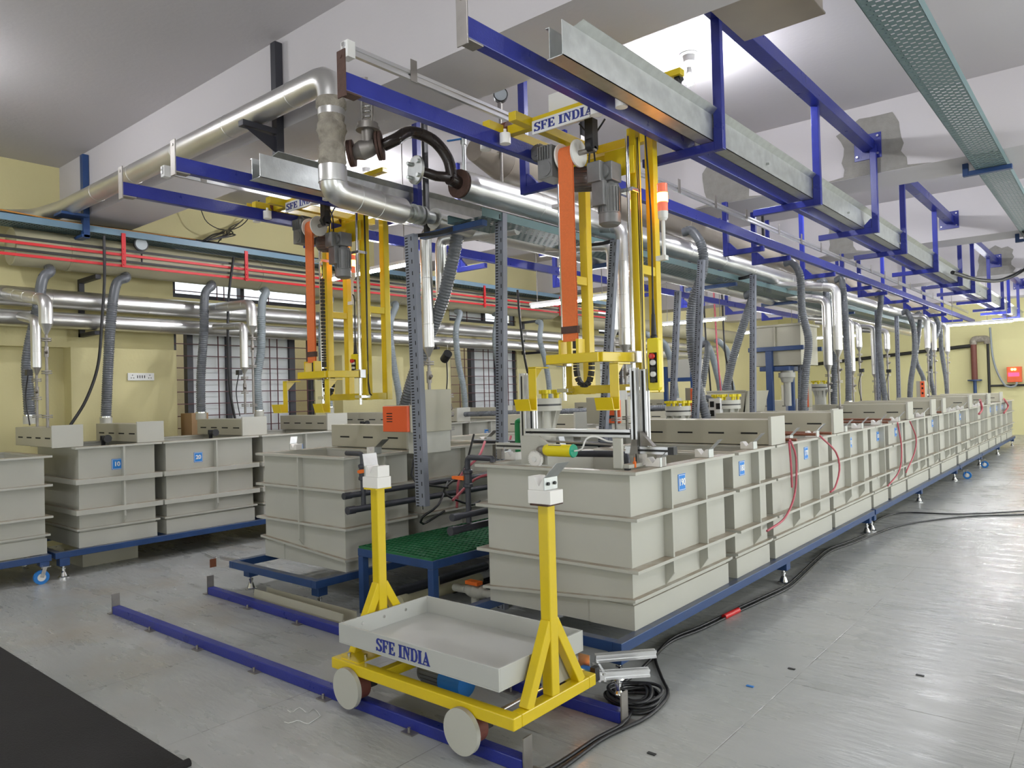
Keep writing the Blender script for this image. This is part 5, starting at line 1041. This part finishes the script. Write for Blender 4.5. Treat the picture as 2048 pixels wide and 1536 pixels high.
MB().cyl((-3.0, 3.86, 1.342), (-2.37, 3.86, 1.325), .007, n=8).build('tie_rod', 'dsteel', t)
MB().tube(spline([(-2.672, 3.8, 1.286), (-2.62, 3.81, 1.3), (-2.6, 3.83, 1.36), (-2.55, 3.86, 1.375), (-2.47, 3.88, 1.345), (-2.38, 3.86, 1.345)], .02), .006, 8).build('white_motor_cable', 'wplast', t)
for x, s in ((-2.33, 1), (-3.21, 1)):
    MB().prism([(x, yU-.02, 1.31), (x+s*.09, yU-.02, 1.31), (x, yU-.02, 1.40)], (0, .04, 0)).build('corner_gusset', 'dsteel', t)
MB().prism([(-2.40, yU-.03, 1.25), (-2.34, yU-.03, 1.25), (-2.345, yU-.03, 1.35), (-2.38, yU-.03, 1.35)], (0, -.01, 0)).build('angle_plate', 'dsteel', t)
for i in (-1, 1): MB().box(-2.345+i*.012-.008, -2.345+i*.012+.008, yU-.05, yU+.05, 1.187, 1.262).build('base_foot', 'dsteel', t)
for x in (-3.5, -2.2): MB().box(x-.02, x+.02, yU-.02, yU+.02, 1.187, 1.262).build('base_foot', 'dsteel', t)
MB().box(-2.48, -2.40, 4.0, 4.004, 1.6, 1.66).build('white_tag', 'wplast', t)
tag(MB().box(-2.31, -2.295, 3.9, 3.915, 1.187, 1.225).cyl((-2.302, 3.907, 1.225), (-2.302, 3.907, 1.25), .004).build('limit_switch', 'orange'), 'tiny orange-capped switch on the rim of tank 190', 'switch')
# ================================================================== AISLE PIPING
def upvc(name, pts, r, label, cat='pipe', group=None, mt='dpipe', R=.04):
    m = MB().tube(elbowed(pts, R, 3), r, 14)
    for p in (pts[0], pts[-1]): pass
    return tag(m.build(name, mt), label, cat, group)
def capd(x, y0, z, y1, r, label):
    m = MB().tube([(x, y0, z), (x, y1, z)], r, 14).lathe((x, y0-.01, z), (x, y0+.06, z), [(0, 0), (0, r*1.2), (1, r*1.2)], 16)
    return tag(m.build('water_pipe', 'dpipe'), label, 'pipe', 'capped dark pipes of the aisle')
capd(-4.66, 3.53, .9, 9, .022, 'upper capped dark pipe along the middle row side'); capd(-4.63, 3.54, .79, 9, .026, 'lower capped dark pipe along the middle row side')
capd(-3.56, 3.6, .82, 9, .022, 'upper capped dark pipe along the right row inner side'); capd(-3.60, 3.62, .72, 9, .026, 'lower capped dark pipe along the right row inner side')
def valved(x, y, zb, zt_, dxo, label, xo=-.14, hy=-.0):
    t = thing('fill_pipe_with_valve', label, 'valve', (x, y, zb), 'orange-handled fill pipes')
    MB().tube(elbowed([(x, y, zb), (x, y, zt_), (x+dxo, y, zt_)], .035, 3), .02, 14).build('pipe', 'dpipe', t)
    z = zt_-.14; MB().lathe((x, y, z-.07), (x, y, z+.06), [(0, .026), (.05, .036), (.2, .036), (.25, .03), (.75, .03), (.8, .036), (.95, .036), (1, .026)], 16).build('union_valve_body', 'dpipe', t)
    MB().prism([(x+.01, y-.045, z-.012), (x+.12, y-.045, z+.006), (x+.12, y-.045, z+.026), (x+.07, y-.045, z+.024), (x+.01, y-.045, z+.018)], (0, .024, 0)).cyl((x, y, z+.003), (x, y-.045, z+.003), .012).build('handle', 'orange', t)
valved(-4.645, 3.70, .79, 1.215, -.2, 'dark fill pipe with orange lever at the corner of the middle tank')
t = thing('fill_pipe_with_valve', 'dark fill pipe with orange lever left of tank 190', 'valve', (-3.55, 3.7, .7), 'orange-handled fill pipes')
MB().tube(elbowed([(-3.6, 3.80, .75), (-3.6, 3.80, 1.215), (-3.36, 3.80, 1.215), (-3.36, 3.80, 1.19)], .035, 3), .02, 14).build('pipe', 'dpipe', t)
MB().lathe((-3.6, 3.8, 1.0), (-3.6, 3.8, 1.13), [(0, .026), (.05, .036), (.2, .036), (.25, .03), (.75, .03), (.8, .036), (.95, .036), (1, .026)], 16).build('union_valve_body', 'dpipe', t)
MB().prism([(-3.61, 3.76, 1.055), (-3.72, 3.76, 1.06), (-3.72, 3.76, 1.08), (-3.61, 3.76, 1.085)], (0, .024, 0)).build('handle', 'orange', t)
upvc('overflow_pipe', [(-3.05, 4.35, 1.215), (-2.62, 4.35, 1.225), (-2.62, 4.35, 1.1)], .024, 'dark pipe dipping into tank 190 behind the yellow motor', R=.05)
upvc('rinse_pipe', [(-4.92, 5.3, 1.206), (-4.0, 5.3, 1.208), (-3.35, 5.3, 1.208)], .02, 'short black pipe lying across the aisle near the control box')
q = pp(1035, 870, 4.7); upvc('green_pipe', [(q.x, 4.7, .52), (q.x, 4.7, q.z+.12), (q.x+.05, 4.7, q.z+.12)], .022, 'short bright green pipe bend by the left post of the unloader', mt='gpipe')
m = MB(); q = onz(838, 1185, .06)
tag(MB().tube([(-4.25, 3.72, .1), (-4.25, 4.6, .1)], .045, 18).lathe((-4.25, 3.70, .1), (-4.25, 3.8, .1), [(0, 0), (0, .055), (.8, .055), (.8, .05)], 20).tube([(-4.25, 4.1, .1), (-4.25, 4.1, .22)], .02, 10).build('drain_pipe', 'ppduct'), 'cream capped drain pipe under the green platform', 'pipe')
capd(-4.45, 3.75, .12, 4.9, .04, 'dark capped drain pipe under the green platform'); 
t = thing('drain_valve', 'white ball valve with orange handle at the lower left corner of tank 190', 'valve', (-3.75, 3.8, .05))
MB().lathe((-3.78, 3.95, .22), (-3.6, 3.95, .22), [(0, .03), (.2, .045), (.5, .055), (.8, .045), (1, .03)], 16).tube([(-3.6, 3.95, .22), (-3.4, 3.95, .22)], .03).tube([(-3.95, 4.0, .2), (-3.78, 3.95, .22)], .03).tube([(-3.7, 3.95, .05), (-3.7, 3.95, .2)], .03).build('valve_body', 'tank', t)
MB().box(-3.75, -3.63, 3.9, 3.96, .275, .30).cyl((-3.69, 3.95, .24), (-3.69, 3.95, .28), .02).build('handle', 'orange', t)
t = thing('heater_control_box', 'grey control box with slotted orange front beside the leaning duct', 'control box', (-4.6, 4.2, 1.36))
b0, b1 = pp(766, 861, 4.0), pp(810, 812, 4.0)
MB().box(b0.x, b1.x+.02, 4.0, 4.03, b0.z-.01, b1.z).build('orange_front', 'obox', t, bevel=.004)
m = MB()
for k in range(4): m.box(b0.x+.05, b0.x+.12, 3.9985, 4.0, b0.z+.07+k*.022, b0.z+.078+k*.022)
m.build('vents', 'slot', t)
MB().box(b0.x-.01, b1.x+.03, 4.03, 4.12, b0.z-.015, b1.z+.005).build('box_rim', 'hood', t)
MB().box(b1.x-.06, b1.x+.05, 4.12, 4.48, b0.z-.02, b1.z+.13).build('enclosure', 'hood', t, bevel=.004)
MB().box(b1.x-.10, b1.x+.03, 4.12, 4.48, 1.188, b0.z-.02).build('base_tray', 'tank', t)
for i, P in enumerate([[(-4.5, 4.2, 1.36), (-4.5, 4.1, 1.1), (-4.42, 4.05, .97), (-4.3, 4.3, .9)], [(-4.55, 4.9, 1.3), (-4.5, 4.7, 1.0), (-4.45, 4.4, .85), (-4.35, 4.6, .72), (-4.5, 4.9, .7)], [(-4.6, 4.6, .9), (-4.42, 4.3, .75), (-4.4, 4.1, .68), (-4.5, 4.2, .6), (-4.55, 4.5, .66)]]):
    cable(P, .01, 'black cable drooping beside the middle row under the control box, %s' % ['uppermost', 'middle one', 'lowest loop'][i], 'drooping_cable', group='cables under the control box')
for i, P in enumerate([[(-4.6, 5.1, 1.22), (-4.5, 4.9, 1.1), (-4.45, 4.6, .95), (-4.4, 4.5, .7)], [(-4.7, 5.6, 1.24), (-4.65, 5.5, 1.1), (-4.6, 5.6, 1.0)], [(-4.35, 4.4, .78), (-4.3, 4.7, .95), (-4.0, 4.9, .95), (-3.7, 4.6, .85)]]):
    cable(P, .012, 'red-pink welding cable in the aisle beside the middle row, %s' % ['long one', 'short one', 'crossing one'][i], 'power_cable', 'pink', group='red cables of the aisle')
XR_ = -2.15
for i, P in enumerate([[(1580, 880), (1592, 915), (1590, 985), (1570, 1035), (1534, 1062)], [(1640, 872), (1672, 905), (1679, 940), (1670, 975), (1661, 984)], [(1795, 845), (1803, 895), (1799, 940), (1776, 972)], [(1820, 843), (1832, 875), (1829, 905), (1812, 945)], [(1578, 883), (1582, 930), (1584, 975)]]):
    cable([onx(u, v, XR_) for u, v in P], .009, 'red and purple cable hanging on the right row outer face, %s from front' % ORF[i], 'power_cable', 'pink', group='power cables on the right row')
for i, P in enumerate([[(1960, 800), (1964, 818), (1958, 828)], [(2008, 798), (2016, 812), (2008, 826)]]):
    cable([onx(u, v, XR_) for u, v in P], .02, 'red cable near the far end of the right row, %s one' % ['left', 'right'][i], 'power_cable', 'pink', group='power cables on the right row')
for i, (y, z) in enumerate([(6.25, 1.21), (6.75, 1.225), (7.2, 1.21), (9.35, 1.215), (9.5, 1.24), (12.6, 1.22)]):
    m = MB().cyl((-3.5, y, z), (-2.12, y, z), .014, n=10); tag(m.build('anode_bar', 'brown'), 'copper-brown bar lying across the right row, %s from front' % ORF[i], 'bar', 'copper-brown bars across the right row')
# ================================================================== FILTER VESSELS, RAISED TANK, BOXES
def vessel(x, y, z0, z1, r, label):
    t = thing('filter_vessel', label, 'filter', (x, y, z0), 'filter vessels with yellow knobs')
    m = MB().lathe((x, y, z0), (x, y, z1-.1), [(0, 0), (0, r*.9), (.8, r*.9), (1, r*.9)], 28)
    for k in range(8): a = k*.7854; d = V((math.cos(a), math.sin(a), 0)); c = V((x, y, 0))+d*r*.85; m.prism([c+V((0, 0, z1-.1)), c+d*r*.42+V((0, 0, z1-.1)), c+V((0, 0, z1-.1-r*1.3))], d.cross(V((0, 0, 1)))*.012)
    m.build('vessel_body', 'tank', t)
    MB().lathe((x, y, z1-.1), (x, y, z1-.06), [(0, 0), (0, r*1.35), (1, r*1.35), (1, 0)], 32).lathe((x, y, z1-.045), (x, y, z1), [(0, 0), (0, r*1.35), (1, r*1.35), (1, 0)], 32).build('flanges', 'tank', t)
    MB().lathe((x, y, z1-.06), (x, y, z1-.045), [(0, r*1.3), (1, r*1.3)], 32).build('gasket', 'black', t)
    for k in range(7):
        a = k*6.2832/7+.3; cx, cy = x+r*1.12*math.cos(a), y+r*1.12*math.sin(a); kn = MB().lathe((cx, cy, z1), (cx, cy, z1+r*.55), [(0, 0), (0, .014), (.5, .016), (.55, .03), (1, .03), (1, 0)], 12)
        for j in range(6): b = j*1.047; kn.cyl((cx+.026*math.cos(b), cy+.026*math.sin(b), z1+r*.3), (cx+.026*math.cos(b), cy+.026*math.sin(b), z1+r*.55), .012, n=8)
        kn.build('star_knob', 'ylw2', t)
    return t
q = pp(1082, 797, 4.75); vessel(q.x, 4.75, 1.0, q.z, .125, 'grey filter vessel with ring of yellow star knobs behind the unloader')
q = pp(1356, 812, 7.1); vessel(q.x, 7.1, .6, q.z, .1, 'filter vessel with yellow knobs just right of the pendant control')
q = pp(1452, 800, 8.1); vessel(q.x, 8.1, .7, q.z, .12, 'filter vessel with yellow knobs in front of the open grey bin')
q = pp(1640, 768, 11.5); vessel(q.x, 11.5, .7, q.z, .09, 'far filter vessel with yellow knobs behind the second hose')
m = MB(); a, b, c = pp(1413, 782, 8.8), pp(1492, 782, 8.8), pp(1482, 838, 8.8)
m.prism([(a.x, 8.8, a.z), (b.x, 8.8, b.z), (b.x-.07, 8.8, .8), (a.x, 8.8, .8)], (0, .02, 0)).prism([(b.x, 8.8, b.z), (b.x, 9.5, b.z), (b.x-.07, 9.4, 1.2), (b.x-.07, 8.8, 1.2)], (.02, 0, 0)).box(a.x, b.x, 8.79, 8.8, a.z-.02, a.z)
tag(m.build('open_bin', 'hood'), 'open grey plastic bin with slanted side behind the knobbed filter', 'bin')
t = thing('instrument_panel', 'pale panel with three black meters between hose and knobbed filter', 'instrument panel', (-3.6, 7.9, 1.25)); a, b = pp(1417, 797, 7.9), pp(1441, 836, 7.9)
MB().box(a.x, b.x, 7.9, 7.98, b.z, a.z).build('panel', 'wplast', t, bevel=.003)
m = MB()
for k, l in ((.12, .55), (.12, .1), (.65, .45)): m.box(a.x+(b.x-a.x)*k, a.x+(b.x-a.x)*(k+.35), 7.895, 7.9, b.z+(a.z-b.z)*l, b.z+(a.z-b.z)*(l+.3))
m.build('meters', 'slot', t)
def cbox(u0, v0, u1, v1, y, d, label, zf=0, mt_='hood', front='obox'):
    a, b = pp(u0, v0, y), pp(u1, v1, y); t = thing('rectifier_box', label, 'control box', ((a.x+b.x)/2, y, b.z), 'grey boxes with orange fronts')
    MB().box(a.x, b.x, y, y+d, b.z, a.z).build('enclosure', mt_, t, bevel=.004)
    MB().box(a.x+(b.x-a.x)*.55, b.x+.01, y-.02, y-.001, b.z+.01, a.z-.01).build('orange_front', front, t)
    m = MB()
    for l in (.2, .5, .75): m.box(a.x+(b.x-a.x)*.7, a.x+(b.x-a.x)*.92, y-.023, y-.02, b.z+(a.z-b.z)*l, b.z+(a.z-b.z)*(l+.12))
    m.build('meters', 'slot', t); MB().box((a.x+b.x)/2-.03, (a.x+b.x)/2+.03, y+.05, y+.11, zf, b.z).build('stand_post', 'duct', t); return t
cbox(1370, 776, 1394, 835, 7.7, .25, 'grey box with orange front just left of the slotted duct beside the bowed hose')
cbox(1172, 795, 1241, 848, 6.2, .2, 'grey and orange control box seen between the right lift columns', .518)
cbox(1598, 768, 1617, 815, 11.6, .2, 'far orange-fronted box behind the second hose')
cbox(1832, 762, 1849, 795, 17.5, .3, 'far orange-fronted box near the last cluster of hoses', 1.19)
cbox(1562, 770, 1582, 800, 14, .2, 'small far orange-fronted box left of the raised tank leg', 1.19)
t = thing('raised_tank', 'beige square tank raised on navy legs behind the slotted ducts', 'tank', (-3.6, 10.2, 1.2))
x0, x1, y0, y1 = -3.95, -3.3, 10.0, 10.7
MB().box(x0, x1, y0, y1, 1.95, 2.5).box(x0-.03, x1+.03, y0-.03, y1+.03, 2.48, 2.51).box(x0+.3, x0+.32, y0-.03, y0, 2.2, 2.48).build('tank_body', 'hood', t, bevel=.004)
m = MB().box(x0-.05, x1+.05, y0-.06, y0-.01, 2.15, 2.21).box(x0-.05, x1+.05, y1+.01, y1+.06, 2.15, 2.21)
for y in (y0-.06, y1+.06): m.box(x0+.2, x0+.29, y-.03, y+.03, .0, 2.15)
m.box(x0+.1, x0+.5, y0-.05, y1+.05, 1.88, 1.94); m.build('stand', 'frame', t, bevel=.004)
MB().lathe((x0+.42, y0+.1, 1.72), (x0+.42, y0+.1, 1.94), [(0, .07), (.3, .09), (.31, .11), (.6, .11), (.61, .08), (1, .08)], 20).tube([(x0+.42, y0+.1, 1.4), (x0+.42, y0+.1, 1.72)], .05).build('outlet_valve', 'tank', t)
t = thing('background_tank', 'pale tank on navy legs in the far background right of the pendant', 'tank', (-7.2, 12.5, 1.0)); a, b = pp(1335, 720, 14.6), pp(1382, 762, 14.6)
MB().box(a.x, b.x, 14.6, 15.3, b.z, a.z).build('tank_body', 'tank', t); m = MB()
for x in (a.x-.05, b.x+.05): m.box(x-.04, x+.04, 14.55, 14.63, 0, a.z-.15)
m.box(a.x-.05, b.x+.05, 14.54, 14.6, b.z, b.z+.08); m.build('stand', 'frame', t)
# small scatter on and between tanks
for i, (u0, v0, u1, v1, y, mt_, lab, nm) in enumerate([(1030, 897, 1052, 905, 4.5, 'rust', 'rusty bar on the tank rim behind the unloader', 'rusty_bar'), (1150, 890, 1178, 903, 5.1, 'tank', 'small beige block on the rim behind tank 190', 'plastic_block')]):
    a, b = pp(u0, v0, y), pp(u1, v1, y); tag(MB().box(*((-3.43, -3.33) if nm == 'rusty_bar' else (-3.0, -2.88)), *((4.55, 4.62) if nm == 'rusty_bar' else (5.165, 5.2)), 1.187, 1.21).build(nm, mt_), lab, 'block')
for i, (x, y, l) in enumerate([(-8.2, 3.15, 'between hood and rim of tank 10'), (-8.1, 4.62-.35, 'on the rim of tank 20'), (-8.15, 6.5, 'on the rim of the far left tanks')]):
    t = thing('corner_valve', 'black valve with hand wheel '+l, 'valve', (x, y, 1.25), 'black valves on the left rims')
    MB().tube([(x, y, 1.2), (x, y, 1.29), (x+.06, y, 1.31), (x+.1, y, 1.31)], .022, 10).lathe((x, y, 1.29), (x, y, 1.34), [(0, .03), (1, .03), (1, 0)], 12).build('valve_body', 'black', t); MB().lathe((x+.1, y, 1.31), (x+.12, y, 1.31), [(0, 0), (0, .04), (1, .04), (1, 0)], 14).build('hand_wheel', 'black', t)
# distribution bundles and red cables far back
for i, (P, x, mt_, lab) in enumerate([([(1432, 660), (1436, 720), (1442, 785)], -7.6, 'pink', 'red cable hanging in the far background below the bus bars'), ([(1412, 680), (1418, 740), (1422, 790)], -7.9, 'cable', 'black cable pair hanging in the far background'), ([(1450, 700), (1462, 750), (1466, 780)], -7.5, 'cable', 'black cable curving in the far background')]):
    P = [onx(u, v, x) for u, v in P]; cable([V((x, P[0].y-.1, ZC))]+P, .022, lab, 'hanging_cable', mt_, group='background cables')
